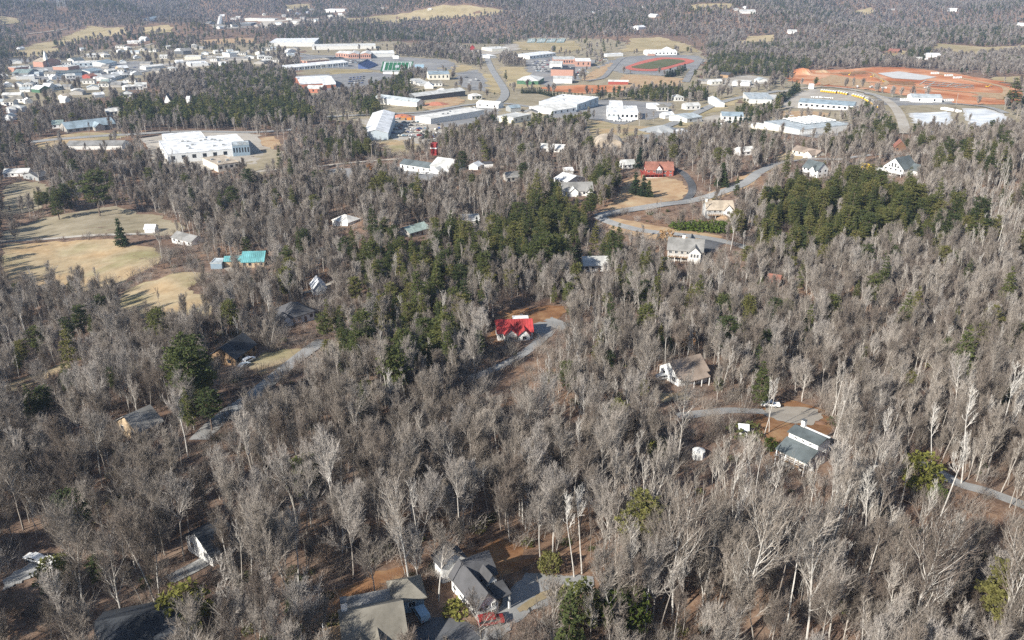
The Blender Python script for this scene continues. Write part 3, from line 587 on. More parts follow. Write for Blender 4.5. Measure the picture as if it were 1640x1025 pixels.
house('field_shed', 'little white shed at the end of the gravel lane', 'shed', (232, 373), (248, 373), 6, 2.4, 'gx', 1.8, 'white', rmat='r_white', clear=1)
h, W = house('turquoise_roof_house', 'house with bright turquoise metal roof in a bare wooded yard', 'house', (388, 430), (423, 427), 12, 3.0, 'gx', 3.2, 'tan', None, 4, 1, rmat='r_turq', clear=1)
vol(h, -9, 3, 9, 6, 2.6, 'gx', 1.4, 'tan', 'r_turq')
house('carport', 'blue grey roofed carport beside the turquoise roofed house', 'carport', (338, 431), (356, 431), 7, 2.8, 'flat', 0, 'bluegrey', rmat='r_steel', clear=1)
h, W = house('hip_roof_house', 'house with a broad dark hipped roof and white gabled wing', 'house', (466, 520), (504, 512), 12, 3.0, 'hip', 3.4, 'offwhite', None, 4, 1, rmat='r_dark', clear=.95); vol(h, -4.5, -1, 5, 7, 2.8, 'gy', 2.4, 'white', 'r_dark')
h, W = house('dark_brown_house', 'dark brown house with a long black roof and pale plank gable end', 'house', (378, 586), (412, 566), 10, 3.2, 'gx', 3.2, 'wood', None, 4, 2, rmat='r_black', clear=1)
h, W = house('tan_end_house', 'house with grey roof and tan plank end wall in the lower left woods', 'house', (224, 708), (262, 690), 10, 3.0, 'gx', 3.0, 'tan', None, 4, 2, rmat='r_grey', clear=1, pane=True)
h, W = house('black_roof_house', 'house with black roof and white fascia almost lost under bare trees', 'house', (342, 908), (384, 884), 9.5, 3.0, 'gx', 3.0, 'white', None, 4, 2, rmat='r_black', clear=.2, pane=True)
vol(h, 1.5, -4, 5, 8, 3.2, 'gy', 2.6, 'stone', 'r_black')
h, W = house('corner_house', 'dark roofed house cut by the left edge beside two white cars', 'house', (-40, 925), (4, 900), 10, 3, 'gx', 2.6, 'grey', None, 3, 1, rmat='r_slate', clear=1)
h, W = house('bottom_house', 'house with slate black roof at the bottom left edge', 'house', (160, 1085), (290, 1056), 12, 3, 'gx', 3.2, 'stone', None, 5, 2, rmat='r_black', clear=.7)
house('left_edge_house', 'pair of joined white houses at the left edge of the woods', 'house', (6, 284), (46, 282), 10, 3, 'gx', 2.4, 'white', None, 4, 0, rmat='r_pale', clear=1)
house('grey_cottage', 'small dark grey cottage near the left edge lawn', 'cottage', (38, 286), (62, 290), 10, 3, 'gy', 2.6, 'grey', None, 2, 0, rmat='r_dark', clear=.8)
house('wood_shed', 'little white shed beside the drive of the clerestory house', 'shed', (1184, 700), (1196, 700), 2.6, 2.2, 'gx', .8, 'offwhite', rmat='r_white', clear=1)
# ---- the white church with its red tower
h, W = house('church', 'long white church with grey roof and tall gabled hall at its right end', 'church', (641, 273), (692, 276), 12, 4, 'gx', 2.4, 'white', None, 6, 0, rmat='r_slate', clear=1)
vol(h, W, -2, W * .55, 20, 6.5, 'gx', 4.4, 'white', 'r_pale'); vol(h, W * 1.12, -8, W * .36, 6, 4.2, 'gy', 3, 'white', 'r_pale')
for i in range(3): window(h, W * (1.1 + .17 * i), -2.02, 1.5, 1.6, 3.6)
h, W = house('red_tower', 'square bright red tower with a white band behind the church', 'tower', (690, 249), (699, 249), 5.5, 9, 'flat', 0, 'red', rmat='r_red', clear=1); MB().box(-.3, -.3, 5.4, W + .3, 5.8, 6.3).build('band', M['white'], h)
house('white_garage', 'white garage with a pale gable among trees right of the church', 'garage', (751, 272), (765, 272), 8, 2.8, 'gy', 2.2, 'white', rmat='r_white', clear=1)
house('flat_shed', 'flat roofed white shed right of the white garage', 'shed', (776, 269), (790, 268), 7, 2.6, 'flat', 0, 'white', rmat='r_dark', clear=1)
# ---- town buildings: name, label, category, A, B, depth, wall height, roof, rise, wall, roofing, windows
T = [
 ('factory', 'sprawling white flat roofed factory with dark roof vents on a pale lot', 'factory', (270, 262), (402, 248), 66, 7, 'flat', 0, 'white', 'r_white', 8),
 ('office_block', 'blue grey block on the right end of the white factory', 'office', (374, 251), (401, 249), 16, 9.5, 'flat', 0, 'bluegrey', 'r_steel', 6),
 ('warehouse', 'low tan roofed warehouse in front of the white factory', 'warehouse', (350, 276), (384, 268), 34, 5, 'flat', 0, 'cream', 'r_tan', 4),
 ('long_shed', 'long dark grey shed with pale wall left of the white factory', 'shed', (107, 240), (196, 240), 18, 4, 'gx', 2.5, 'offwhite', 'r_grey', 0),
 ('lodge', 'long lodge with weathered blue grey roof stepping up a grassy rise', 'lodge', (108, 213), (186, 205), 24, 4, 'gx', 5, 'stone', 'r_blue', 7),
 ('lodge_wing', 'small pale green roofed building beside the blue grey lodge', 'house', (84, 206), (102, 205), 14, 4, 'gx', 3, 'white', 'r_green', 2),
 ('metal_warehouse', 'very long bright white metal warehouse with shade painted blue grey on its gable end', 'warehouse', (583, 226), (622, 224), 112, 7, 'gy', 3, 'lightblue', 'r_white', 0),  # walls tinted pale blue to carry the shade of the near gable end
 ('car_works', 'long low white roofed workshop beside the salvage yard', 'workshop', (690, 199), (776, 186), 26, 6, 'flat', 0, 'offwhite', 'r_offwhite', 0),
 ('roadside_shop', 'white shop with stepped roof beside the town street', 'shop', (763, 172), (798, 174), 14, 5, 'gx', 2.5, 'white', 'r_offwhite', 3),
 ('chicken_house', 'long dark walled shed with pale roof, left of a pair', 'barn', (652, 160), (666, 162), 82, 6, 'gy', 3, 'darkgrey', 'r_pale', 0),
 ('chicken_house', 'long shed with silvery roof, right of a pair', 'barn', (668, 172), (680, 170), 72, 6, 'gy', 3, 'offwhite', 'r_steel', 0),
 ('marquee', 'white pointed tent behind the pair of long sheds', 'tent', (680, 142), (694, 142), 18, 3, 'hip', 6, 'white', 'r_white', 0),
 ('blue_roof_hall', 'big cream hall with pale blue roof above a car park', 'hall', (687, 128), (720, 128), 34, 9, 'gx', 3, 'cream', 'r_blue', 5),
 ('small_office', 'low white building left of the blue roofed hall', 'office', (654, 132), (672, 138), 18, 4, 'flat', 0, 'offwhite', 'r_pale', 3),
 ('long_classroom', 'very long white school block with a row of columns', 'school', (458, 114), (558, 107), 34, 7, 'gx', 3, 'white', 'r_white', 24),
 ('red_walled_gym', 'broad white roofed gym with red walls', 'gym', (482, 143), (538, 140), 90, 7, 'gx', 4, 'brick', 'r_white', 0),
 ('red_walled_annex', 'lower red walled annex in front of the broad gym', 'annex', (490, 149), (514, 149), 26, 6, 'gx', 3, 'brick', 'r_offwhite', 3),
 ('brick_school', 'orange brick school wing with pale gable, leftmost of three', 'school', (538, 92), (558, 93), 36, 9, 'gx', 3, 'pinkbrick', 'r_offwhite', 5),
 ('brick_school', 'orange brick school wing with pale gable, middle of three', 'school', (558, 94), (575, 94), 50, 9, 'gy', 3, 'pinkbrick', 'r_offwhite', 5),
 ('brick_school', 'orange brick school wing with pale gable, rightmost of three', 'school', (577, 94), (594, 94), 50, 9, 'gy', 3, 'pinkbrick', 'r_offwhite', 5),
 ('white_hall', 'white metal hall right of the orange brick school', 'hall', (597, 92), (632, 91), 45, 8, 'gx', 3, 'offwhite', 'r_white', 0),
 ('dark_roof_block', 'low black roofed block behind the long white school', 'school', (528, 98), (552, 97), 24, 5, 'flat', 0, 'grey', 'r_black', 0),
 ('pink_block', 'low pinkish roofed block behind the long white school', 'school', (492, 102), (528, 100), 26, 5, 'flat', 0, 'pinkbrick', 'r_tan', 0),
 ('superstore', 'huge white roofed store with a dark end beyond the school', 'store', (430, 74), (504, 75), 120, 9, 'flat', 0, 'offwhite', 'r_white', 0),
 ('store_row', 'long pale roofed row of stores behind the orange brick school', 'store', (500, 80), (602, 78), 60, 7, 'flat', 0, 'offwhite', 'r_offwhite', 0),
 ('red_barn', 'small red barn where the street enters the far woods', 'barn', (753, 81), (760, 81), 16, 7, 'gy', 5, 'red', 'r_rust', 0),
 ('garage_block', 'low white garages below the small red barn', 'garage', (768, 92), (784, 94), 18, 5, 'flat', 0, 'white', 'r_white', 0),
 ('pale_store', 'pale flat store beside a far car lot right of the red barn', 'store', (788, 83), (816, 82), 50, 6, 'flat', 0, 'cream', 'r_offwhite', 0),
 ('white_school_wing', 'white roofed school wing behind a dense car park', 'school', (848, 95), (890, 91), 45, 7, 'gx', 2, 'white', 'r_white', 8),
 ('brick_school_block', 'orange brick school block with a grey roof behind the white gym', 'school', (886, 103), (922, 103), 50, 9, 'flat', 0, 'pinkbrick', 'r_pale', 9),
 ('brick_gym', 'orange brick gym with bright white roof', 'gym', (922, 107), (946, 107), 50, 10, 'gx', 3, 'pinkbrick', 'r_white', 3),
 ('grey_roof_hall', 'hall with pale grey gable roof beside the black roofed auditorium', 'hall', (880, 109), (900, 109), 30, 8, 'gx', 3, 'offwhite', 'r_pale', 0),
 ('black_roof_auditorium', 'tall auditorium with flat black roof in the school grounds', 'auditorium', (882, 122), (918, 122), 34, 11, 'flat', 0, 'pinkbrick', 'r_black', 0),
 ('front_hall', 'pale roofed hall in front of the black roofed auditorium', 'hall', (886, 134), (916, 134), 30, 8, 'gx', 2, 'offwhite', 'r_pale', 0),
 ('domed_gym', 'broad cream roofed gym with green entrance', 'gym', (828, 135), (862, 136), 46, 6, 'hip', 5, 'green', 'r_offwhite', 0),
 ('long_red_shed', 'long low shed with maroon front below the running track', 'shed', (974, 136), (1006, 136), 14, 5, 'gx', 1.5, 'redwood', 'r_offwhite', 0),
 ('white_canopy', 'long white canopy above the school car park', 'canopy', (972, 91), (998, 90), 16, 5, 'flat', 0, 'white', 'r_white', 0),
 ('field_house', 'long white school building with arched hall above the running track', 'school', (1036, 89), (1084, 88), 36, 7, 'gx', 3, 'white', 'r_white', 8),
 ('white_plant', 'white factory hall with blue grey shaded side below the hedge row', 'factory', (924, 178), (958, 170), 50, 9, 'flat', 0, 'lightblue', 'r_white', 4),  # the side's shade is put into the light blue wall colour
 ('white_plant_annex', 'lower white annex joined to the left of the white factory hall', 'factory', (885, 184), (923, 180), 40, 5, 'gx', 2, 'white', 'r_offwhite', 4),
 ('blue_white_plant', 'wide pale blue roofed plant with a white front and parked trucks', 'factory', (972, 191), (1022, 192), 48, 7, 'flat', 0, 'white', 'r_white', 7),
 ('white_trailer_shed', 'small white shed in the yard right of the pale blue plant', 'shed', (1040, 175), (1056, 175), 14, 5, 'flat', 0, 'white', 'r_white', 0),
 ('yellow_shop', 'pale yellow shop with flat grey roof at the left of the brown field', 'shop', (822, 198), (850, 193), 22, 6, 'flat', 0, 'cream', 'r_pale', 3),
 ('blue_kiosk', 'small blue roofed building behind the pale yellow shop', 'shop', (818, 180), (834, 179), 14, 5, 'gx', 2, 'grey', 'r_blue', 0),
 ('quonset_hut', 'rounded tan quonset hut beside the cut field', 'hut', (953, 237), (1000, 237), 26, 1.0, 'arch', 6.5, 'cream', 'r_tan', 0),
 ('grey_workshop', 'grey roofed workshop beside the main road', 'workshop', (1100, 197), (1124, 195), 26, 5, 'gx', 2, 'offwhite', 'r_steel', 2),
 ('blue_roof_workshop', 'workshop with pale blue metal roof and parked trucks in front', 'workshop', (1156, 193), (1190, 194), 20, 5, 'gx', 3, 'offwhite', 'r_blue', 4),
 ('dark_roof_lodge', 'small dark roofed house above the gravel works yard', 'house', (1152, 124), (1166, 125), 20, 5, 'gx', 3, 'wood', 'r_dark', 0),
 ('white_store', 'low white store in the gravel works yard', 'store', (1172, 137), (1200, 138), 26, 5, 'flat', 0, 'white', 'r_offwhite', 0),
 ('wedge_store', 'bright white long building below the road junction', 'store', (1146, 172), (1160, 172), 46, 5, 'gy', 2, 'white', 'r_white', 0),
 ('steel_roof_store', 'broad pale steel roofed store left of the bus depot', 'store', (1200, 166), (1240, 166), 60, 5, 'flat', 0, 'offwhite', 'r_steel', 0),
 ('low_cream_shed', 'low cream shed right of the blue roofed workshop', 'shed', (1202, 206), (1232, 208), 10, 4, 'flat', 0, 'cream', 'r_offwhite', 0),
 ('bus_depot', 'long white bus depot with blue grey roof in front of yellow buses', 'depot', (1278, 173), (1366, 177), 30, 6, 'gx', 3, 'white', 'r_blue', 10),
 ('depot_porch', 'small blue grey roofed porch building on the front of the bus depot', 'porch', (1290, 171), (1304, 172), 12, 4, 'gx', 2, 'bluegrey', 'r_blue', 0),
 ('white_steel_shed', 'long white steel shed with grey roof below the red clay site', 'shed', (1460, 164), (1508, 165), 26, 6, 'gx', 3, 'white', 'r_steel', 2),
 ('skeleton_roof_plant', 'large flat grey roofed plant with a white roof frame and white fence', 'plant', (1280, 216), (1360, 212), 50, 6, 'flat', 0, 'offwhite', 'r_steel', 0),
 ('brown_barn', 'brown roofed barn on a pale lawn among far woods', 'barn', (1421, 85), (1438, 86), 22, 5, 'gx', 4, 'brown', 'r_rust', 2),
 ('white_far_barn', 'white barn beside far tan pasture at the upper right', 'barn', (1486, 92), (1506, 92), 24, 5, 'gx', 3, 'white', 'r_white', 0),
 ('white_far_shed', 'low white shed left of the white barn by the pasture', 'shed', (1472, 96), (1486, 96), 16, 4, 'flat', 0, 'white', 'r_offwhite', 0),
 ('far_farmhouse', 'white farmhouse near a far clearing at the top right', 'house', (1517, 18), (1532, 18), 20, 6, 'gx', 4, 'white', 'r_white', 0),
 ('far_white_house', 'white house with a long drive left of the far right woods', 'house', (1262, 54), (1276, 54), 20, 6, 'gx', 4, 'white', 'r_pale', 0),
 ('ridge_white_house', 'white house peeping from woods above the running track', 'house', (1022, 48), (1034, 46), 20, 6, 'gx', 4, 'white', 'r_white', 0),
 ('ridge_white_house', 'white house in the deep woods directly above the ridge field', 'house', (1038, 28), (1050, 28), 20, 6, 'gx', 4, 'offwhite', 'r_white', 0),
 ('estate_house', 'pale estate house with several roofs at the top of the hills', 'house', (1186, 22), (1210, 22), 30, 7, 'gx', 4, 'offwhite', 'r_pale', 0),
 ('edge_white_house', 'white house group at the upper right edge of the frame', 'house', (1626, 42), (1639, 42), 24, 6, 'gx', 4, 'white', 'r_white', 0),
 ('pale_blue_house', 'pale blue roofed house in the far left hills', 'house', (237, 33), (256, 32), 24, 6, 'gx', 4, 'white', 'r_blue', 0),
 ('white_hill_house', 'white house beside dark trees in the left valley', 'house', (223, 66), (233, 66), 18, 6, 'gx', 4, 'white', 'r_white', 0),
 ('steeple_church', 'brick church with a white steeple in the left town', 'church', (54, 107), (70, 108), 40, 10, 'gx', 5, 'pinkbrick', 'r_tan', 0),
 ('brick_office', 'low orange brick office right of the steeple church', 'office', (85, 112), (110, 113), 30, 6, 'flat', 0, 'pinkbrick', 'r_pale', 0),
 ('brick_store', 'small orange brick store at the left town edge', 'store', (14, 115), (26, 116), 24, 8, 'flat', 0, 'pinkbrick', 'r_pale', 0),
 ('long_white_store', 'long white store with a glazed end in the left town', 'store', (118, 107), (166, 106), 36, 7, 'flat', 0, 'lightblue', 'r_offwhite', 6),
 ('navy_roof_store', 'store with dark blue roof left of the long white store', 'store', (119, 103), (136, 102), 30, 8, 'gx', 3, 'offwhite', 'r_slate', 0),
 ('sloped_roof_store', 'store with grey sloping roof right of the long white store', 'store', (170, 107), (188, 104), 40, 6, 'gx', 4, 'offwhite', 'r_blue', 0),
 ('blue_roof_store', 'blue grey roofed store facing the left town street', 'store', (145, 120), (164, 118), 30, 6, 'gx', 3, 'offwhite', 'r_blue', 2),
 ('dark_blue_strip', 'long strip building with dark blue roof in the left town', 'store', (88, 122), (132, 121), 24, 5, 'gx', 3, 'bluegrey', 'r_slate', 0),
 ('grey_green_hall', 'wide grey green roofed hall at the left town edge', 'hall', (20, 123), (46, 123), 40, 6, 'gx', 4, 'grey', 'r_green', 0),
 ('white_awning_row', 'low white roofed row below the grey green hall', 'store', (26, 128), (56, 127), 18, 5, 'flat', 0, 'white', 'r_white', 0),
 ('orange_wall_house', 'small house with white roof and orange wall beside the town street', 'house', (192, 114), (207, 113), 18, 5, 'gx', 4, 'tan', 'r_white', 0),
 ('white_long_roof', 'long low white roof beyond the orange walled house', 'store', (234, 112), (264, 109), 20, 5, 'gx', 2, 'offwhite', 'r_offwhite', 0),
 ('brown_lot_row', 'rust roofed row beside a pale lot in the left town', 'store', (145, 127), (158, 126), 20, 5, 'gx', 3, 'redwood', 'r_rust', 0),
 ('pale_lot_row', 'pale roofed row right of the rust roofed row', 'store', (174, 130), (196, 126), 24, 5, 'gx', 3, 'offwhite', 'r_pale', 0),
 ('green_porch_house', 'white house with a green porch among left town trees', 'house', (162, 138), (174, 138), 18, 5, 'gx', 4, 'white', 'r_green', 0),
 ('white_roof_bungalow', 'bright white roofed bungalow, left one of two in left town trees', 'house', (51, 148), (64, 149), 18, 5, 'gx', 4, 'green', 'r_white', 0),
 ('white_roof_bungalow', 'bright white roofed bungalow, right one of two in left town trees', 'house', (68, 146), (80, 146), 20, 6, 'gx', 4, 'offwhite', 'r_white', 0),
 ('long_cream_shed', 'long cream roofed shed at the left edge below town', 'shed', (4, 159), (34, 158), 20, 5, 'gx', 2, 'cream', 'r_offwhite', 0),
 ('two_roof_house', 'small white roofed house below the tall street lamp pole', 'house', (96, 165), (105, 165), 14, 4, 'gx', 3, 'white', 'r_white', 0),
 ('taupe_wood_house', 'taupe roofed house above the small white roofed house', 'house', (104, 160), (116, 159), 16, 4, 'gx', 3, 'offwhite', 'r_tan', 0),
 ('a_frame_house', 'white A frame house on the wooded middle hill', 'house', (263, 165), (273, 165), 12, 3, 'gy', 8, 'white', 'r_dark', 0),
 ('hill_cottage', 'tiny white cottage right of the A frame house', 'cottage', (299, 165), (304, 165), 10, 5, 'gx', 3, 'white', 'r_white', 0),
 ('white_edge_house', 'small white house at the left edge below the cream shed', 'house', (17, 182), (27, 181), 12, 4, 'gx', 3, 'white', 'r_offwhite', 0),
 ('dark_glass_store', 'dark glazed store on the far pale lot', 'store', (385, 42), (402, 42), 40, 10, 'flat', 0, 'darkgrey', 'r_steel', 0),
 ('pale_far_store', 'pale flat store behind the dark glazed store', 'store', (392, 34), (415, 33), 60, 8, 'flat', 0, 'cream', 'r_offwhite', 0),
 ('white_far_store', 'long white store on the far lot right of the hills', 'store', (520, 20), (552, 18), 60, 8, 'flat', 0, 'white', 'r_white', 0),
 ('grey_far_store', 'grey white store at the left of the far row', 'store', (413, 34), (440, 33), 50, 7, 'flat', 0, 'offwhite', 'r_pale', 0),
 ('striped_gable_store', 'row of small white gables beside the town car lots', 'store', (280, 87), (292, 87), 24, 7, 'gx', 4, 'darkgrey', 'r_white', 0),
 ('dark_gable_store', 'dark gabled store right of the row of small white gables', 'store', (294, 88), (308, 87), 24, 8, 'gx', 5, 'darkgrey', 'r_grey', 0),
 ('white_lot_store', 'bright white flat store below the town car lots', 'store', (305, 107), (334, 105), 40, 5, 'flat', 0, 'white', 'r_white', 0),
 ('petrol_canopy', 'white forecourt canopy beside the pale town lot', 'canopy', (296, 96), (322, 95), 24, 6, 'flat', 0, 'cream', 'r_offwhite', 0),
 ('glass_roof_store', 'store with a pale steel roof right of the town car lots', 'store', (368, 92), (380, 91), 30, 8, 'flat', 0, 'offwhite', 'r_steel', 0),
 ('pump_house', 'white cylindrical looking pump house beside the curved depot road', 'shed', (1297, 143), (1303, 143), 6, 7, 'flat', 0, 'white', 'r_white', 0),
 ('wooded_white_house', 'white house scattered behind bare trees above the ridge road', 'house', (1186, 250), (1210, 247), 11, 3, 'gx', 2.6, 'white', 'r_offwhite', 3),
 ('hidden_pale_house', 'pale roofed house behind bare trees left of the large red house', 'house', (998, 271), (1018, 269), 10, 3, 'gx', 2.6, 'white', 'r_pale', 3),
 ('back_street_house', 'taupe roofed house at the right edge of the church woods', 'house', (812, 292), (832, 290), 10, 3, 'gx', 2.6, 'stone', 'r_grey', 3),
]
for nm, lb, ct, a, b, D, wh, rf, rh, wl, rm, nw in T:
    u = 0
    if rf == 'flat' and ct in ('factory', 'store', 'school', 'plant', 'warehouse', 'workshop', 'office', 'auditorium'): u = 14 if nm == 'factory' else 3
    r_, W = house(nm, lb, ct, a, b, D, wh, rf, rh, wl, None, nw, 0, rm, door=False, sc_=2.2 if nw > 5 else 1.6, units=u, clear=.97 if a[1] < 230 else .9)
    if nm == 'steeple_church':
        MB().box(W - 5, 8, 0, W, 13, 19).build('bell_tower', M['white'], r_); MB().add([(W - 5, 8, 19), (W, 8, 19), (W, 13, 19), (W - 5, 13, 19), (W - 2.5, 10.5, 30)], [(0, 1, 4), (1, 2, 4), (2, 3, 4), (3, 0, 4)]).build('spire', M['white'], r_)
    elif nm == 'domed_gym':
        vol(r_, W * .40, -6, W * .34, 8, 5.2, 'gy', 3, 'green', 'r_offwhite')
    elif nm == 'field_house':
        vol(r_, W * .62, 6, W * .34, 34, 8, 'gy', 6, 'white', 'r_white'); vol(r_, 1, -10, W * .22, 9, 4, 'flat', 0, 'pinkbrick', 'r_offwhite')
    elif nm == 'long_classroom':
        for i in range(22):
            if i % 2 == 0: MB().box(W * i / 22, -2.2, -1, W * i / 22 + .5, -1.7, 6.2).build('column', M['white'], r_)
    elif nm == 'skeleton_roof_plant':
        fr = MB()
        for i in range(7): fr.box(W * .36 + i * W * .1, D * .35, 7.6, W * .36 + i * W * .1 + 1.2, D * .98, 8.2)
        for i in range(3): fr.box(W * .36, D * (.35 + .31 * i), 7.2, W * .97, D * (.35 + .31 * i) + 1.4, 7.6)
        fr.build('roof_frame', M['white'], r_)
        for i in range(6): MB().box(W * .02 + i * W * .05, -.9, -1, W * .02 + i * W * .05 + W * .042, -.6, 4).build('fence_panel', M['white'], r_)
    elif nm == 'red_walled_gym': vol(r_, W * .62, -8, W * .36, 9, 6, 'gx', 2.5, 'brick', 'r_white')
    elif nm == 'factory': vol(r_, W * .08, 58, W * .5, 34, 8, 'flat', 0, 'white', 'r_white')
    elif nm == 'lodge': vol(r_, W * .52, -8, W * .2, 14, 4, 'gy', 3.5, 'stone', 'r_blue'); vol(r_, W + .1, 4, W * .22, 14, 3.5, 'gx', 3, 'stone', 'r_blue')
    elif nm == 'blue_white_plant': vol(r_, W * .1, 40, W * .45, 40, 7.5, 'flat', 0, 'white', 'r_white'); vol(r_, W * .05, -6, W * .3, 5.9, 4, 'flat', 0, 'white', 'r_steel')

SM = [(36, 80), (147, 92), (164, 88), (172, 92), (134, 81), (192, 77), (195, 84), (45, 141), (106, 143), (94, 144), (149, 144), (166, 139), (178, 129), (158, 126), (122, 152), (127, 151), (8, 168), (14, 169), (47, 166), (24, 180), (182, 182), (180, 186), (13, 193), (27, 164), (210, 70), (220, 70), (227, 81), (208, 80), (216, 86), (244, 83), (221, 94), (312, 76), (318, 79), (351, 86), (328, 88), (342, 98), (358, 105), (376, 88), (340, 38), (354, 40), (355, 46), (374, 31), (220, 121), (275, 114), (249, 116),
      (465, 18), (478, 23), (500, 16), (545, 24), (455, 27), (612, 14), (688, 17), (950, 21), (1030, 12), (1196, 14), (1180, 17), (1430, 16), (72, 118), (80, 136), (142, 134), (190, 122), (262, 94), (398, 84), (420, 88), (436, 80), (700, 138), (712, 150), (1088, 162), (1128, 134), (1148, 136), (1222, 132), (1062, 178), (1072, 190), (1110, 176), (850, 186), (764, 160)]
rs = np.random.default_rng(77)
for (x0_, x1_, y0_, y1_, n_) in ((8, 235, 100, 158, 34), (262, 470, 76, 106, 16), (345, 545, 20, 44, 12), (820, 1120, 74, 90, 0)):
    k_ = 0
    for _ in range(900):
        q = (float(rs.uniform(x0_, x1_)), float(rs.uniform(y0_, y1_)))
        if k_ >= n_: break
        if all(abs(q[0] - p[0]) / 11 + abs(q[1] - p[1]) / 4.5 > 1 for p in SM) and all(abs(q[0] - (t_[3][0] + t_[4][0]) / 2) / ((t_[4][0] - t_[3][0]) / 2 + 6) + abs(q[1] - t_[3][1] + 3) / 6 > 1 for t_ in T): SM.append(q); k_ += 1
for i, q in enumerate(SM):
    d = 1 / max(.04, math.tan(math.radians(PITCH + math.degrees(math.atan((q[1] - 512) / FPX))))) * 175; hw = .5 * FPX * (11 + (i * 7) % 9) / d
    wl, rm, nm_ = (('white', 'r_white', 'white'), ('offwhite', 'r_pale', 'pale'), ('stone', 'r_grey', 'dark'), ('cream', 'r_offwhite', 'cream'), ('white', 'r_steel', 'steel grey'), ('offwhite', 'r_taupe', 'taupe'))[i % 6]
    where = 'among the left town trees' if q[0] < 270 and q[1] > 60 else 'beside the town car lots' if q[0] < 450 and q[1] > 60 else 'in the far hills' if q[1] < 60 else 'between the town yards'
    house('small_house', 'small %s roofed house %s' % (nm_, where), 'house', (q[0] - hw, q[1] + .3), (q[0] + hw, q[1] - .6 + (i % 3) * .5), 9 + (i * 5) % 6, 4 + i % 2, ('gx', 'gx', 'gy', 'hip')[i % 4], 2.6, wl, 'small houses ' + where, 3 if i % 2 else 0, 0, rm, door=False, sc_=1.4, clear=.9)

for px_, py_, rx_, ry_, pr_ in ((885, 945, 55, 20, .8), (1275, 665, 45, 16, .9), (40, 915, 40, 22, .9), (700, 1010, 40, 15, .8), (880, 520, 30, 14, .7), (1095, 300, 22, 24, .9), (320, 690, 20, 12, .5)):
    p_ = at(px_, py_); CLEAR.append((px_, py_, rx_, ry_, float(project(p_[0], p_[1], float(H(*p_)))[2]), pr_))
# ---------------------------------------------------------------- sports grounds
def quad(P): return [np.array(at(*p)) for p in P]
def lerp2(Q, u, v): return (Q[0] * (1 - u) + Q[1] * u) * (1 - v) + (Q[3] * (1 - u) + Q[2] * u) * v
def strip_on(Q, u0, v0, u1, v1): return [tuple(lerp2(Q, a, b)) for a, b in ((u0, v0), (u1, v0), (u1, v1), (u0, v1))]
FQ = quad([(613, 99), (662, 99), (658.5, 115), (609, 115)])
drape('football_field', [tuple(p) for p in FQ], M['turf'], .16)
for i, u in enumerate([.07, .10, .23, .36, .49, .62, .75, .88, .93]):
    t = .012 if i in (0, 1, 7, 8) else .005; drape('yard_line', strip_on(FQ, u - t, .1, u + t, .9), M['line'], .24)
for v in (.08, .92): drape('side_line', strip_on(FQ, .05, v - .02, .95, v + .02), M['line'], .24)
drape('field_emblem', strip_on(FQ, .44, .38, .57, .62), M['palegrey'], .25)
def bleacher(name, label, A, B, rows, mat, group=None):
    a = np.array(at(*A)); b = np.array(at(*B)); W = np.linalg.norm(b - a); rz = math.atan2(b[1] - a[1], b[0] - a[0])
    r = thing(name, label, 'bleachers', (a[0], a[1], float(H(*a))), rz, group); OPEN.append(np.array([a, b, b + [0, 22], a + [0, 22]]))
    for i in range(rows): MB().box(0, i * 1.6, -2, W, i * 1.6 + 1.58, .8 + i * .75).build('seat_row', M[mat], r)
    MB().box(0, rows * 1.6, -2, W, rows * 1.6 + .2, rows * .75 + 1.6).build('back_rail', M['grey'], r)
    return r, W
bleacher('bleachers', 'tall blue bleachers left of the green football field', (590, 111), (605, 105), 12, 'blue')
bleacher('bleachers', 'blue and grey bleachers right of the green football field', (664, 110), (679, 110), 8, 'bluesteel')
bleacher('bleachers', 'low white bleachers along the near side of the football field, left of two', (614, 119), (629, 119), 4, 'white')
bleacher('bleachers', 'low white bleachers along the near side of the football field, right of two', (632, 119), (643, 119), 4, 'white')
def simple(name, label, cat, px, py, fn, rz=0.0, group=None, clear=None, free_r=0):
    p = at(px, py); r = thing(name, label, cat, (p[0], p[1], float(H(*p))), rz, group); fn(r)
    if clear: q = project(p[0], p[1], float(H(*p)) + 2); CLEAR.append((float(q[0]), float(q[1]), clear[0], clear[1], float(q[2]), clear[2] if len(clear) > 2 else .95))
    if free_r: OPEN.append(np.array([[p[0] - free_r, p[1] - free_r], [p[0] + free_r, p[1] - free_r], [p[0] + free_r, p[1] + free_r], [p[0] - free_r, p[1] + free_r]]))
    return r
def goal(r):
    MB().tube((0, 0, 0), (0, 0, 3), .15).build('post', M['line'], r); MB().tube((-2.8, 0, 3), (2.8, 0, 3), .12).build('crossbar', M['line'], r)
    for s in (-2.8, 2.8): MB().tube((s, 0, 3), (s, 0, 9), .12).build('upright', M['line'], r)
simple('goal_post', 'white goal post at the left end of the football field', 'goal post', 612, 107, goal, 1.57); simple('goal_post', 'white goal post at the right end of the football field', 'goal post', 660, 107, goal, 1.57)
def board(r):
    for s in (-4, 4): MB().box(s - .3, 0, 0, s + .3, .5, 6).build('post', M['grey'], r)
    MB().box(-6, -.2, 4, 6, .6, 10).build('panel', M['white'], r)
simple('scoreboard', 'pale scoreboard on two posts beyond the football field', 'scoreboard', 634, 97, board)
OUT = [(1001, 107.5), (1023, 99.5), (1053, 92.9), (1082, 93), (1100, 94.5), (1112, 97.8), (1104, 102), (1087, 106), (1067, 111.5), (1047, 114.5), (1020, 113.8), (1005, 111.5)]
INN = [(1011, 107.5), (1033, 101.8), (1060, 96), (1084, 95.8), (1097.5, 98.5), (1084, 102.8), (1064, 108.2), (1044, 111), (1021, 110.2)]
def loop(P): L = smooth_line([at(*p) for p in P + P[:3]], 5); return [tuple(p) for p in L[5:-10]]
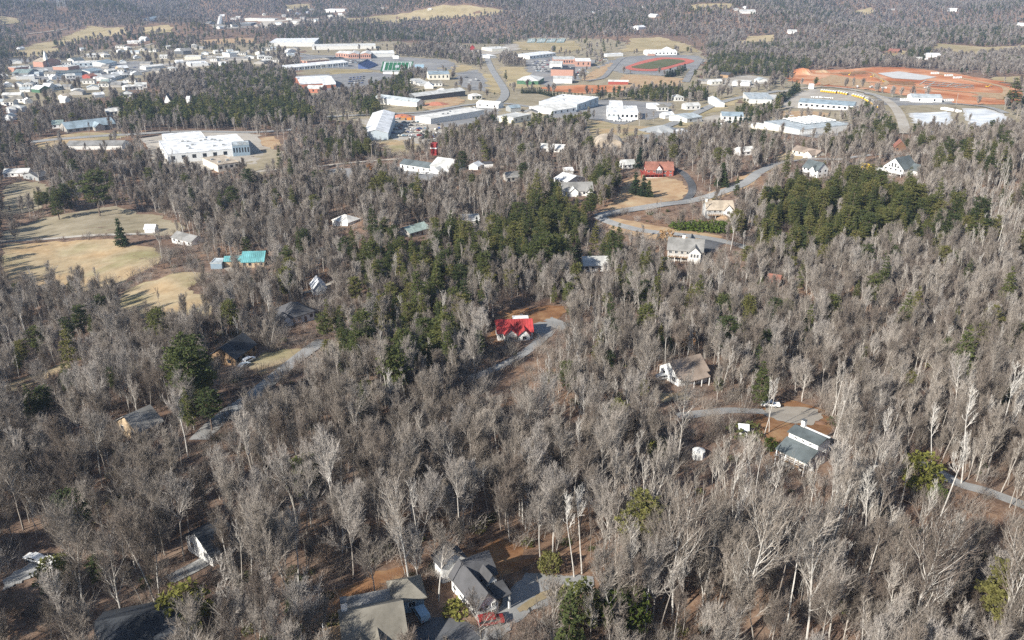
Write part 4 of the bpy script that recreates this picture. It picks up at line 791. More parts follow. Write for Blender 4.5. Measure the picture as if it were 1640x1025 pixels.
drape('running_track', loop(OUT), M['track'], .16); drape('track_infield', loop(INN), M['oldturf'], .24)
for k, (a, b) in enumerate(((843, 856), (858, 872), (874, 888), (890, 903))):
    Q = quad([(a + 3, 63), (b + 3, 62.5), (b, 69), (a, 69.5)]); drape('tennis_court', [tuple(p) for p in Q], M['r_green'], .2)
    drape('court_line', strip_on(Q, .05, .47, .95, .53), M['line'], .28); drape('court_line', strip_on(Q, .47, .05, .52, .95), M['line'], .28)
    f = simple('court_fence', 'pale fence at the back of the far tennis courts, number counted from the left: ' + ('first', 'second', 'third', 'fourth')[k], 'fence', a + 2, 63, lambda r: [MB().box(-.3 + i * 12, 0, 0, .1 + i * 12, .3, 4).build('post', M['palegrey'], r) for i in range(4)] + [MB().box(0, .1, z_, 36, .2, z_ + .5).build('rail', M['palegrey'], r) for z_ in (.8, 3.2)])
# ---- settling basins
def basin(P, nm):
    W = [at(*p) for p in P]; OPEN.append(np.array(W)); drape(nm, rough_edge(W, 1.5, 6), M['concrete'], .16)
    C = np.mean(W, 0); drape('basin_floor', [tuple(C + (np.array(p) - C) * .84) for p in W], noise_mat('basin_sludge', [(.38, .40, .43), (.58, .60, .61), (.80, .80, .78)], scale=.05, detail=7, rough=.7), .26)
basin([(1455, 181), (1520, 177), (1527, 192), (1508, 208), (1466, 204)], 'settling_basin'); basin([(1541, 174), (1579, 174), (1607, 183), (1618, 192), (1584, 208), (1556, 206), (1545, 189)], 'settling_basin')
simple('basin_ramp', 'white concrete ramp between the two settling basins', 'ramp', 1537, 180, lambda r: (MB().prism([(0, -1), (26, -1), (26, 1.6), (0, .5)], -2.2, 2.2, 'x').build('slab', M['white'], r), MB().box(-2.6, 0, -1, -2.21, 26, 2.2).build('kerb', M['white'], r), MB().box(2.21, 0, -1, 2.6, 26, 2.2).build('kerb', M['white'], r)), .35)
# ---------------------------------------------------------------- vehicles
def car_prof(kind):
    if kind == 'suv': return [(-2.35, .45), (2.35, .45), (2.4, .95), (1.2, 1.12), (.75, 1.72), (-2.1, 1.75), (-2.4, 1.05)], [(1.12, 1.14), (.72, 1.66), (-2.05, 1.69), (-2.25, 1.14)]
    if kind == 'truck': return [(-2.7, .5), (2.7, .5), (2.75, 1.05), (1.3, 1.2), (.85, 1.82), (-.5, 1.82), (-.65, 1.15), (-2.75, 1.12)], [(1.22, 1.22), (.82, 1.76), (-.46, 1.76), (-.58, 1.22)]
    return [(-2.25, .42), (2.25, .42), (2.3, .8), (1.15, .98), (.45, 1.42), (-1.0, 1.42), (-1.7, 1.0), (-2.3, .92)], [(1.05, 1.0), (.42, 1.37), (-.97, 1.37), (-1.6, 1.02)]
def near_car(px, py, heading, kind, paint, label, name='car', pr=1):
    pf, gl = car_prof(kind); pf = pf[::-1]; gl = gl[::-1]
    def fn(r):
        b = MB().prism(pf, -.9, .9, 'y').build('body', M[paint], r); bv = b.modifiers.new('edge', 'BEVEL'); bv.width = .07; bv.segments = 2
        MB().prism(gl, -.915, .915, 'y').build('side_glass', M['glass'], r)
        t = pf; x0 = max(p[0] for p in gl); z0 = min(p[1] for p in gl); zt = max(p[1] for p in gl); xt = [p[0] for p in gl if p[1] > zt - .02]
        MB().add([(x0 + .09, -.75, z0), (x0 + .09, .75, z0), (max(xt) + .05, .68, zt), (max(xt) + .05, -.68, zt)], [(0, 1, 2, 3)]).build('windscreen', M['glass'], r)
        wm = MB().tube((0, -.12, 0), (0, .12, 0), .36, k=12).mesh('wheel', M['tyre']); hm = MB().tube((0, -.13, 0), (0, .13, 0), .2, k=8).mesh('rim', M['metal'])
        for sx in (-1.42, 1.42):
            for sy in (-.85, .85): q = link('wheel', wm, r, (sx, sy, .36)); link('rim', hm, q)
        for sy in (-.62, .62):
            MB().box(2.2, sy - .18, .62, 2.36 if kind != 'truck' else 2.76, sy + .18, .8).build('headlight', M['offwhite'], r); MB().box(-2.42 if kind != 'truck' else -2.78, sy - .15, .75, -2.2, sy + .15, .95).build('tail_light', M['red'], r)
    r = simple(name, label, 'car', px, py, fn, R(heading), None, (7, 5, pr), 3.2)
    r.location.z += .2
    return r
near_car(57, 899, 160, 'sedan', 'white', 'white car on the pale drive at the lower left, left of two'); near_car(80, 907, 150, 'suv', 'white', 'white car half behind a shrub at the lower left, right of two')
near_car(674, 987, 120, 'suv', 'bluesteel', 'pale blue grey car parked in the shade beside the cream house'); near_car(786, 1000, 15, 'suv', 'red', 'red car behind white branches on the bottom lane', pr=.1)
near_car(1233, 652, 175, 'truck', 'white', 'white pickup on the gravel turning circle'); near_car(399, 580, 60, 'suv', 'white', 'white car in front of the dark brown house, nearer the house'); near_car(391, 588, 60, 'sedan', 'lightblue', 'pale car in front of the dark brown house, nearer the viewer')
near_car(1062, 608, 20, 'suv', 'palegrey', 'silver car in front of the brown roofed white gabled house'); near_car(677, 279, 170, 'sedan', 'white', 'white car in the church lot, left of two'); near_car(690, 280, 170, 'sedan', 'palegrey', 'silver car in the church lot, right of two')
def boat(r):
    MB().prism([(-.2, .5), (.2, .5), (1.05, 1.3), (-1.05, 1.3)], -3, 2, 'y').build('hull', M['white'], r)
    MB().add([(-1.05, 2.003, 1.3), (1.05, 2.003, 1.3), (.2, 2.003, .5), (-.2, 2.003, .5), (0, 3.6, 1.4)], [(0, 1, 4), (1, 2, 4), (2, 3, 4), (3, 0, 4), (0, 1, 2, 3)]).build('bow', M['white'], r)
    MB().box(-.7, -.6, 1.305, .7, .4, 2.0).build('cabin', M['grey'], r)
    for s in (-1, 1): MB().tube((s * 1.0, -.8, .35), (s * 1.15, -.8, .35), .35, k=10).build('wheel', M['tyre'], r)
simple('boat', 'white boat on a trailer in front of the house with a striped roof', 'boat', 1280, 753, boat, R(62), None, (10, 6, 1), 4)
def tank(r):
    n = 10; MB().tube((0, 0, -1), (0, 0, 2.2), 1.6, 1.6, n).build('drum', M['white'], r); MB().tube((0, 0, 2.203), (0, 0, 2.9), 1.65, .3, n).build('lid', M['offwhite'], r)
simple('water_tank', 'small round pale water tank standing in the lower right woods', 'tank', 1118, 733, tank, 0, None, (9, 8, 1), 3)
def mailbox(r): MB().box(-.07, -.07, 0, .07, .07, 1.1).build('post', M['black'], r); MB().box(-.18, -.3, 1.103, .18, .3, 1.4).build('box', M['black'], r)
simple('mailbox', 'black mailbox on a post beside the bottom lane', 'mailbox', 849, 984, mailbox, .4, None, (6, 6, 1), 2)
# far cars: too small for parts
PAINTS = ['white', 'palegrey', 'darkgrey', 'black', 'blue', 'red', 'cream', 'bluesteel']; PNAME = ['white', 'silver', 'dark grey', 'black', 'blue', 'red', 'cream', 'blue grey']
_cm = {}
def car_mesh(kind, paint):
    if (kind, paint) not in _cm:
        pf, gl = car_prof(kind); b = MB().prism(pf[::-1], -.9, .9, 'y', 0).prism(gl[::-1], -.93, .93, 'y', 1)
        for sx in (-1.4, 1.4): b.box(sx - .35, -.94, 0, sx + .35, .94, .68, 2)
        _cm[kind, paint] = b.mesh('car', [M[paint], M['glass'], M['tyre']])
    return _cm[kind, paint]
def lot_cars(n, pts, heading, where, group, weights, rows=None, jit=0.0):
    Q = quad(pts)
    for k in range(n):
        if rows: u = ((k % rows) + .5) / rows; v = (k // rows + .5) / math.ceil(n / rows); hd = heading + (90 if False else 0)
        else: u, v = rng.random(2); hd = heading + rng.choice([0, 0, 90, 35, 180]) + rng.normal(0, 12)
        p = lerp2(Q, u, v) + rng.normal(0, jit, 2); i = int(rng.choice(8, p=np.array(weights) / sum(weights))); kind = ('sedan', 'suv', 'truck')[int(rng.integers(0, 3))]
        o = link('car', car_mesh(kind, PAINTS[i]), None, (p[0], p[1], float(H(*p)) + (.75 if p[1] > 950 else .45)), R(hd)); tag(o, '%s %s parked %s' % (PNAME[i], {'sedan': 'car', 'suv': 'tall car', 'truck': 'pickup'}[kind], where), 'car', group)
WT = [6, 4, 3, 3, 1, 1, 1, 1]
lot_cars(66, [(588, 190), (665, 189), (700, 220), (640, 222)], 20, 'in the crowded salvage yard', 'cars in the salvage yard', [3, 3, 4, 3, 1, 1, 6, 1], 11, 1.2)
lot_cars(30, [(640, 210), (705, 200), (700, 228), (664, 228)], 20, 'at the near side of the salvage yard', 'cars in the salvage yard', [4, 3, 4, 5, 2, 1, 3, 1])
lot_cars(48, [(850, 99), (882, 96), (880, 118), (858, 116)], 5, 'in the dense lot behind the domed gym', 'cars behind the domed gym', WT, 8, .5)
lot_cars(14, [(962, 96), (972, 92), (980, 102), (950, 108)], 10, 'on the sloping lot left of the running track', 'cars left of the running track', WT, 3, .5); lot_cars(9, [(925, 111), (955, 109), (945, 122), (925, 122)], 10, 'beside the orange brick gym', 'cars beside the brick gym', WT)
lot_cars(36, [(332, 84), (384, 82), (382, 92), (326, 93)], 0, 'on the town car lot', 'cars on the town lot', WT, 12, .8); lot_cars(22, [(445, 77), (480, 77), (478, 86), (445, 87)], 0, 'in front of the huge white store', 'cars in front of the store', WT, 8, 1)
lot_cars(20, [(560, 125), (585, 122), (582, 136), (556, 137)], 40, 'in the lot right of the red walled gym', 'cars beside the red walled gym', [1, 1, 4, 4, 6, 0, 0, 3], 5, .6); lot_cars(16, [(558, 97), (596, 97), (590, 102), (560, 103)], 0, 'in front of the orange brick school', 'cars in front of the brick school', WT, 8, .6)
lot_cars(8, [(742, 122), (765, 120), (768, 134), (744, 134)], 0, 'in the lot right of the blue roofed hall', 'cars right of the blue roofed hall', WT); lot_cars(9, [(1268, 196), (1296, 192), (1290, 200), (1264, 204)], 20, 'beside the roof frame plant', 'cars beside the roof frame plant', WT)
lot_cars(11, [(1298, 156), (1335, 158), (1334, 160), (1297, 158)], 80, 'behind the bus depot', 'cars behind the bus depot', [9, 1, 0, 0, 0, 0, 0, 0], 11, .2); lot_cars(5, [(1380, 177), (1404, 180), (1400, 184), (1378, 181)], 20, 'at the right end of the bus depot', 'vans at the bus depot end', [9, 1, 0, 0, 0, 0, 0, 0], 5, .4)
lot_cars(7, [(1250, 160), (1266, 156), (1262, 164), (1248, 168)], 30, 'at the left corner of the bus yard', 'cars at the bus yard corner', [3, 2, 2, 2, 0, 4, 0, 0]); lot_cars(8, [(1160, 196), (1185, 196), (1180, 200), (1155, 200)], 20, 'in front of the blue roofed workshop', 'cars at the blue roofed workshop', WT)
lot_cars(7, [(985, 193), (1015, 193), (1010, 197), (980, 197)], 80, 'in front of the blue roofed plant', 'trucks at the blue roofed plant', [8, 1, 1, 0, 0, 0, 0, 0], 7, .5); lot_cars(8, [(730, 178), (760, 172), (770, 178), (740, 184)], 20, 'by the long low workshop', 'cars by the long low workshop', [2, 2, 5, 5, 0, 1, 0, 0])
lot_cars(26, [(20, 108), (230, 100), (230, 135), (30, 135)], 10, 'among the left town buildings', 'cars among the left town buildings', WT); lot_cars(12, [(345, 34), (540, 24), (540, 32), (350, 46)], 0, 'on the far hill lots', 'cars on the far hill lots', WT); lot_cars(9, [(150, 90), (200, 84), (210, 92), (160, 97)], 10, 'on the left town lot', 'cars on the left town lot', WT); lot_cars(6, [(200, 116), (222, 112), (225, 117), (205, 121)], 10, 'beside the left town street', 'cars by the left town street', WT)
# school buses
bb = MB().box(-5.6, -1.25, .55, 4.2, 1.25, 2.75).box(4.203, -1.05, .55, 5.6, 1.05, 1.75).mesh('body', M['yellow']); br = MB().box(-5.5, -1.2, 2.753, 4.15, 1.2, 3.05).mesh('roof', M['white'])
bw = MB().box(-5.3, -1.28, 1.75, 3.6, 1.28, 2.4).box(3.9, -1.1, 1.75, 4.23, 1.1, 2.5).mesh('window', M['glass']); bt = MB()
for sx in (-3.6, 3.9):
    for sy in (-1.1, 1.1): bt.tube((sx, sy - .15, .5), (sx, sy + .15, .5), .5, k=8)
bt = bt.mesh('wheel', M['tyre'])
b0 = None; BK = []
ROWS = [((1316, 147.5), (1338, 150), 7), ((1343, 150), (1356, 152.5), 4), ((1366, 154.5), (1382, 158.5), 5), ((1388, 161), (1408, 173.5), 8)]
nb = 0
for a, b, n in ROWS:
    for i in range(n):
        t = i / (n - 1); p = at(a[0] + (b[0] - a[0]) * t, a[1] + (b[1] - a[1]) * t); hd = R(62 - 6 * t - (20 if nb > 15 else 0)); L_ = (p[0], p[1], float(H(*p)) + .7)
        lab = 'yellow school bus in the curved row, %s of %s' % (['leftmost', 'second', 'third', 'fourth', 'fifth', 'sixth', 'seventh', 'eighth'][i], ['the long left block', 'the short second block', 'the third block', 'the block ending at the right'][ROWS.index((a, b, n))])
        if b0 is None:
            b0 = thing('school_bus', lab, 'bus', L_, hd, 'school buses in the curved row'); BK = [link('body', bb, b0), link('roof', br, b0), link('window', bw, b0), link('wheel', bt, b0)]
        else: copy_tree(b0, BK, L_, hd, 1.0, lab)
        nb += 1
# building site machines
def excavator(r):
    for s in (-1.3, 1.3): MB().box(-2.2, s - .35, 0, 2.2, s + .35, .9).build('track', M['black'], r)
    MB().box(-2.2, -1.3, .95, 1.6, 1.3, 2.2).build('body', M['yellow'], r); MB().box(.2, .2, 2.203, 1.6, 1.25, 3.4).build('cab', M['glass'], r)
    MB().tube((1.4, -.4, 1.8), (4.6, -.4, 5.2), .35, .28, 4).build('boom', M['yellow'], r); MB().tube((4.6, -.4, 5.2), (7, -.4, 2.2), .26, .2, 4).build('arm', M['yellow'], r); MB().box(6.4, -1, 1.0, 7.4, .2, 2.1).build('bucket', M['darkgrey'], r)
for px_, py_, a_, lb in ((1396, 124, 30, 'yellow excavator at the left end of the grey slab'), (1415, 131.5, 200, 'yellow excavator on red clay below the grey slab'), (1360, 121, 60, 'yellow digger among rocks on the upper left clay'), (1581, 140, 10, 'yellow loader on the far right clay')): simple('excavator', lb, 'excavator', px_, py_, excavator, R(a_))
def dump(r):
    MB().box(2.2, -1.2, .6, 4.4, 1.2, 3.0).build('cab', M['white'], r); MB().prism([(-3.6, 1.2), (2.0, 1.2), (2.0, 2.8), (-3.6, 2.8)][::1], -1.25, 1.25, 'y').build('bed', M['palegrey'], r)
    for sx in (-2.8, -1.5, 3.2):
        for sy in (-1.1, 1.1): MB().tube((sx, sy - .2, .55), (sx, sy + .2, .55), .55, k=8).build('wheel', M['tyre'], r)
for px_, py_, a_, lb in ((1395, 141, 40, 'white tipper truck below the clay slope'), (1415, 142.5, 10, 'white truck with a load of pipes on the clay'), (1483, 142, 20, 'white truck on the clay below the lines of footings'), (1373, 140.5, 70, 'small white truck at the left clay edge')): simple('dump_truck', lb, 'truck', px_, py_, dump, R(a_))
def trailer(r):
    MB().box(-7, -1.4, .8, 7, 1.4, 3.6).build('body', M['white'], r); MB().box(-7.1, -1.5, 3.603, 7.1, 1.5, 3.75).build('roof', M['r_steel'], r)
    for i in range(4): MB().box(-5.5 + i * 3.2, -1.45, 1.8, -4.3 + i * 3.2, -1.402, 2.8).build('window', M['glass'], r)
for px_, py_, lb in ((1497, 119, 'long white site trailer beyond the grey slab'), (1519, 122.5, 'white site trailer at the forest edge of the clay'), (1450, 162, 'white trailer left of the white steel shed'), (1518, 163, 'white trailer right of the white steel shed'), (1533, 126, 'smallest white site trailer on the far clay edge')): simple('site_trailer', lb, 'trailer', px_, py_, trailer, R(8))
def heap(seed, r_, h_, mat):
    def fn(r):
        rg = np.random.default_rng(seed); n = 14; V = [(0, 0, h_)]; F = []
        for k, (f, zz) in enumerate(((.4, .72), (.75, .3), (1.1, -.1))):
            for i in range(n): q = f * rg.uniform(.8, 1.2); V.append((r_ * q * math.cos(6.283 * i / n), r_ * q * math.sin(6.283 * i / n), h_ * zz * rg.uniform(.8, 1.15)))
        F += [(0, 1 + i, 1 + (i + 1) % n) for i in range(n)]
        for k in (0, 1): F += [(1 + k * n + i, 1 + (k + 1) * n + i, 1 + (k + 1) * n + (i + 1) % n, 1 + k * n + (i + 1) % n) for i in range(n)]
        MB().add(V, F).build('mound', M[mat], r)
    return fn
for px_, py_, s, rr, hh, mt, lb in ((1285, 118, 1, 26, 10, 'clay', 'large red clay mound at the left of the building site'), (1318, 116, 2, 14, 5, 'straw', 'tan earth mound right of the large clay mound'), (1365, 122, 3, 6, 3, 'brown', 'dark rock pile on the red clay'), (645, 188, 4, 14, 4, 'brick', 'rust red scrap heap beside the salvage yard'), (700, 168, 5, 16, 4, 'brick', 'rust red brush heap below the pair of long sheds'), (1062, 210, 6, 20, 6, 'grey', 'dark grey gravel heap in the yard below the plant'), (1090, 211, 7, 10, 3, 'palegrey', 'small pale rubble heap right of the grey gravel heap'), (1316, 679, 8, 1.8, .9, 'brown', 'dark brown brush heap beside the gravel turning circle'), (1160, 351, 9, 5, 2.2, 'wood', 'tan earth bank beside the taupe house')): simple('heap', lb, 'heap', px_, py_, heap(s, rr, hh, mt))
def lumber(r):
    for i in range(6): MB().box(-9 + (i % 3) * 7, -3 + (i // 3) * 6, 0, -4 + (i % 3) * 7, 1 + (i // 3) * 6, 2.2 + .4 * (i % 2)).build('stack', M['orange' if i % 2 else 'wood'], r)
simple('lumber_stack', 'orange lumber stacks above the salvage yard', 'lumber', 655, 192, lumber)
# ---------------------------------------------------------------- poles and pylons
def pole(base, top, label, arm=1.2, lamp=False, name='utility_pole', mat='polewood'):
    p = at(*base); d = project(p[0], p[1], float(H(*p)))[2]; h_ = float((base[1] - top[1]) * d / FPX * 1.04)
    def fn(r):
        MB().tube((0, 0, -1), (0, 0, h_), .22 if d < 900 else .34, .16 if d < 900 else .28, 6).build('post', M[mat], r)
        if lamp: MB().box(-2.4, -.25, h_ - .2, 2.4, .25, h_ + .5).build('lamp_arm', M['white'], r)
        else:
            MB().box(-arm, -.14, h_ - .9, arm, .14, h_ - .6).build('crossarm', M[mat], r)
            for s in (-.85, 0, .85): MB().tube((s * arm, 0, h_ - .6), (s * arm, 0, h_ - .2), .09, k=5).build('insulator', M['offwhite'], r)
    simple(name, label, 'pole', base[0], base[1], fn, .4)
    CLEAR.append((base[0], (base[1] + top[1]) / 2, 2, abs(base[1] - top[1]) / 2, float(d), .9))
for b_, t_, lb, lp in (((111, 154), (107, 122), 'tall pale street lamp pole standing above the small white houses', True), ((44, 167), (41, 147), 'pale pole near the left edge below town', False), ((156, 140), (154, 124), 'pole right of the bungalows in the left town', False), ((224, 119), (223, 97), 'pale pole beside the left town street', False),
    ((290, 68), (289, 56), 'pole against dark far pines', False), ((372, 90), (372, 73), 'pale pole among the town car lots', False), ((388, 80), (388, 66), 'pole right of the town car lots', False), ((234, 215), (232, 198), 'pole beside the road behind the white factory', False), ((144, 222), (143, 208), 'pole in front of the long lodge', False),
    ((365, 204), (365, 189), 'pole at the right end of the factory road', False), ((596, 258), (595, 231), 'tall pole standing before the tree belt left of the church', False), ((570, 186), (570, 174), 'pole beside the road above the white metal warehouse', False), ((655, 172), (655, 161), 'pole in front of the pair of long sheds', False),
    ((1069, 166), (1069, 150), 'tall pole at the belt of trees below the running track', False), ((1266, 202), (1266, 186), 'pole with white floodlights left of the roof frame plant', True), ((1531, 168), (1531, 151), 'wooden pole behind the white basin ramp', False), ((1628, 190), (1629, 176), 'pale pole at the right of the round basin', False), ((1123, 352), (1124, 316), 'white pole left of the taupe house', False)): pole(b_, t_, lb, lamp=lp)
def pylon(r):
    h_ = 52; m = MB()
    def leg(z): f = 1 - z / h_ * .8; return 4.2 * f
    L = [0, 9, 18, 27, 35, 42, 48, h_]
    for i in range(len(L) - 1):
        a, b = leg(L[i]), leg(L[i + 1])
        for sx, sy in ((-1, -1), (1, -1), (1, 1), (-1, 1)):
            m.tube((sx * a, sy * a, L[i]), (sx * b, sy * b, L[i + 1]), .35, k=4)
            m.tube((sx * a, sy * a, L[i]), ((-sx if sx == sy else sx) * b, (sy if sx == sy else -sy) * b, L[i + 1]), .2, k=4)
    m.build('tower', M['metal'], r)
    for z in (34, 41, 48): MB().tube((-9, 0, z), (9, 0, z), .3, k=4).build('crossarm', M['metal'], r)
simple('pylon', 'grey lattice power pylon in the far left hills, left of two', 'pylon', 95, 14, pylon, .2, None, (4, 8, 1)); simple('pylon', 'grey lattice power pylon in the far left hills, right of two', 'pylon', 104, 13, pylon, .2, None, (4, 8, 1))
# ---------------------------------------------------------------- tree shapes
def nrm(v): return v / (np.linalg.norm(v) + 1e-9)
def deviate(d, ang, rg):
    a = nrm(np.cross(d, rg.normal(size=3))); return nrm(d * math.cos(ang) + a * math.sin(ang))
UP = np.array([0, 0, 1.0])
def segs_mesh(groups):
    """groups: list of (segments, sides); returns one verts / faces pair. A segment is (p, q, r0, r1); r1 = 0 ends in a point"""
    V, F = [], []; off = 0
    for segs, k in groups:
        if not segs: continue
        P = np.array([s[0] for s in segs]); Q = np.array([s[1] for s in segs]); r0 = np.array([s[2] for s in segs]); r1 = np.array([s[3] for s in segs])
        d = Q - P; d /= np.linalg.norm(d, axis=1, keepdims=True) + 1e-9
        a = np.cross(d, np.where(np.abs(d[:, 2:3]) > .9, [[1, 0, 0]], [[0, 0, 1]])); a /= np.linalg.norm(a, axis=1, keepdims=True) + 1e-9
        b = np.cross(d, a); th = np.arange(k) * 2 * math.pi / k
        ring = a[:, None] * np.cos(th)[None, :, None] + b[:, None] * np.sin(th)[None, :, None]
        pt = r1 <= 1e-6
        for sel, tip in ((~pt, False), (pt, True)):
            n = int(sel.sum())
            if not n: continue
            lo = P[sel][:, None] + ring[sel] * r0[sel][:, None, None]
            if tip:
                v = np.concatenate([lo, Q[sel][:, None]], 1); m = k + 1
                fs = [(i, (i + 1) % k, k) for i in range(k)]
            else:
                v = np.concatenate([lo, Q[sel][:, None] + ring[sel] * r1[sel][:, None, None]], 1); m = 2 * k
                fs = [(i, (i + 1) % k, (i + 1) % k + k, i + k) for i in range(k)]
            base = off + np.arange(n) * m
            V.append(v.reshape(-1, 3)); F += (base[:, None, None] + np.array(fs)[None]).reshape(-1, len(fs[0])).tolist(); off += n * m
    return (np.concatenate(V) if V else np.zeros((0, 3))), F
def to_mesh(name, VF, mats, mi=None):
    me = bpy.data.meshes.new(name); me.from_pydata(VF[0].tolist(), [], VF[1])
    for m in mats: me.materials.append(m)
    if mi is not None: me.polygons.foreach_set('material_index', mi)
    return me
def bare_tree(seed, Ht, fork, spread, limbs, cnt, tw, thin=1.0, lean=.03, droop=0.0):
    rg = np.random.default_rng(seed); S = {0: [], 1: [], 2: [], 3: [], 4: []}
    def grow(p, d, L, r, lvl):
        n = (0, 4, 3, 2, 1)[lvl]; trop = (0, .20, .17, .12, .05)[lvl] - droop
        for i in range(n):
            d = nrm(d + rg.normal(0, .10 if lvl < 3 else .14, 3) + UP * trop); q = p + d * L / n
            r2 = r * .68 if i < n - 1 else r * .45
            last = lvl == len(cnt) + 1
            S[lvl].append((p, q, r, 0 if (last and i == n - 1) else r2))
            if not last:
                c = cnt[lvl - 1]
                for _ in range(c if i > 0 or lvl > 1 else max(0, c - 1)):
                    t = rg.uniform(.2, 1); o = p + (q - p) * t
                    rr = max(tw * 1.6, (r + (r2 - r) * t) * .62) if lvl + 1 <= len(cnt) else tw
                    grow(o, nrm(deviate(d, rg.uniform(.35, .75), rg) + UP * .15), L * rg.uniform(.36, .6), rr, lvl + 1)
            p, r = q, r2
    p = np.array([0, 0, -.6]); d = nrm(np.array([rg.normal(0, lean), rg.normal(0, lean), 1])); r = Ht * .0125 * thin; n = 7
    top = Ht * .93
    for i in range(n):
        d = nrm(d + rg.normal(0, .035, 3) + UP * .03); q = p + d * (top + .6) / n; r2 = r * (.88 if i < 4 else .68)
        S[0].append((p, q, r, r2 if i < n - 1 else .02))
        lo, hi = p[2], q[2]
        for _ in range(limbs):
            z = rg.uniform(lo, hi)
            if z < Ht * fork: continue
            f = (z - Ht * fork) / (Ht * (1 - fork)); prof = (1 - f) ** .6 * (.55 + .6 * min(1, f * 3 + .3))
            o = p + (q - p) * (z - lo) / (hi - lo)
            ang = rg.uniform(.38, .8) * (1.15 - .45 * f); az = rg.uniform(0, 6.283)
            dd = np.array([math.cos(az) * math.sin(ang), math.sin(az) * math.sin(ang), math.cos(ang)])
            grow(o, dd, Ht * spread * prof * rg.uniform(.75, 1.2) + .8, max(tw * 1.4, r * rg.uniform(.5, .78)), 1)
        p, r = q, r2
    return S
def bare_meshes(name, S, k0=5, whole=False):
    if whole:
        return to_mesh(name, merge(segs_mesh([(S[0], k0), (S[1], 3)]), segs_mesh([(S[2] + S[3] + S[4], 3)]))[0:2], [M['bark'], M['twig']], merge_mi)
    return to_mesh('trunk', segs_mesh([(S[0], 6)]), [M['bark']]), crown_of(S)
def crown_of(S):
    a = segs_mesh([(S[1], 4), (S[2], 3)]); b = segs_mesh([(S[3] + S[4], 3)]); v, f = merge(a, b)
    return to_mesh('crown', (v, f), [M['bark'], M['twig']], merge_mi)
merge_mi = None
def merge(a, b):
    global merge_mi
    n = len(a[0]); merge_mi = [0] * len(a[1]) + [1] * len(b[1])
    return np.concatenate([a[0], b[0]]), a[1] + [[i + n for i in f] for f in b[1]]
def leaf_tris(C, size, rg, per, flat=.5):
    """PER small leaf faces scattered round each clump centre C"""
    n = len(C); c = np.repeat(C, per, 0) + rg.normal(0, 1, (n * per, 3)) * size[:, None].repeat(per, 0) * np.array([.55, .55, .3])
    s = size.repeat(per) * rg.uniform(.5, 1.0, n * per)
    nr = rg.normal(0, 1, (n * per, 3)); nr[:, 2] = np.abs(nr[:, 2]) + flat; nr /= np.linalg.norm(nr, axis=1, keepdims=True)
    a = np.cross(nr, rg.normal(0, 1, (n * per, 3))); a /= np.linalg.norm(a, axis=1, keepdims=True) + 1e-9; b = np.cross(nr, a)
    v = np.stack([c + a * s[:, None], c + (-.5 * a + .6 * b) * s[:, None], c + (-.5 * a - .6 * b) * s[:, None]], 1).reshape(-1, 3)
    return v, np.arange(len(v)).reshape(-1, 3).tolist()
def pine(seed, Ht, Rm, base, kind, whorls, per, size):
    rg = np.random.default_rng(seed); T = []; Bn = []; C = []; Z = []
    lean = rg.normal(0, .02, 2); tip = np.array([lean[0] * Ht, lean[1] * Ht, Ht])
    for i in range(5): T.append((tip * i / 5 + [0, 0, -.5 if i == 0 else 0], tip * (i + 1) / 5, Ht * .013 * (1 - i / 5.6), Ht * .013 * (1 - (i + 1) / 5.6)))
    for wv in range(whorls):
        f = (wv + rg.uniform(.1, .9)) / whorls; z = Ht * (base + (1 - base) * f)
        if kind == 'white': prof = (1 - f) ** .75 * (.55 + .45 * min(1, f * 4)) ; m = rg.integers(4, 7)
        elif kind == 'round': prof = math.sqrt(max(0, 1 - (1.55 * f - .6) ** 2)) * .95 + .08; m = rg.integers(4, 7)
        else: prof = (1 - f) ** .9 + .05; m = rg.integers(5, 8)
        a0 = rg.uniform(0, 6.28)
        for k in range(m):
            if kind != 'cone' and rg.random() < .14: continue
            az = a0 + k * 6.283 / m + rg.normal(0, .25); L = Rm * prof * rg.uniform(.65, 1.2)
            rise = rg.uniform(-.05, .25) if kind == 'white' else rg.uniform(.0, .5) if kind == 'round' else rg.uniform(-.1, .2)
            d = np.array([math.cos(az), math.sin(az), rise]); o = tip * z / Ht; e = o + d * L
            Bn.append((o, e, .05 + L * .012, .02))
            nn = max(2, int(L / size * 1.7))
            for j in range(nn):
                t = .3 + .75 * (j + rg.random()) / nn; q = o + d * L * t
                side = np.array([-d[1], d[0], 0]) * rg.normal(0, .24 * L * (1.15 - .5 * t)); C.append(q + side + [0, 0, rg.normal(0, .12) * size * 2])
        C.append(tip * z / Ht + rg.normal(0, .2, 3))
    C.append(tip)
    C = np.array(C); return segs_mesh([(T, 5), (Bn, 3)]), leaf_tris(C, rg.uniform(.7, 1.25, len(C)) * size, rg, per)
def bush(seed, r, h, per=6, size=.35, n=40):
    rg = np.random.default_rng(seed); u = rg.normal(0, 1, (n, 3)); u /= np.linalg.norm(u, axis=1, keepdims=True); u *= rg.uniform(.35, 1, (n, 1)) ** .5
    C = np.stack([u[:, 0] * r, u[:, 1] * r, h * .5 + u[:, 2] * h * .5], 1)
    st = [(np.array([0, 0, -.2]), c, .05, .015) for c in C[::5]]
    return segs_mesh([(st, 3)]), leaf_tris(C, np.full(n, size), rg, per, .3)
def brush(seed, r, h, n=46):
    rg = np.random.default_rng(seed); S = []
    for _ in range(n):
        o = np.array([rg.normal(0, r * .5), rg.normal(0, r * .5), -.1]); d = nrm(np.array([rg.normal(0, .4), rg.normal(0, .4), 1])); L = h * rg.uniform(.5, 1.1)
        q = o + d * L * .5; e = q + nrm(d + rg.normal(0, .3, 3)) * L * .5
        S += [(o, q, .03, .022), (q, e, .022, 0)]
        for _ in range(2): S.append((q, q + deviate(d, .6, rg) * L * .4, .02, 0))
    return segs_mesh([(S, 3)])

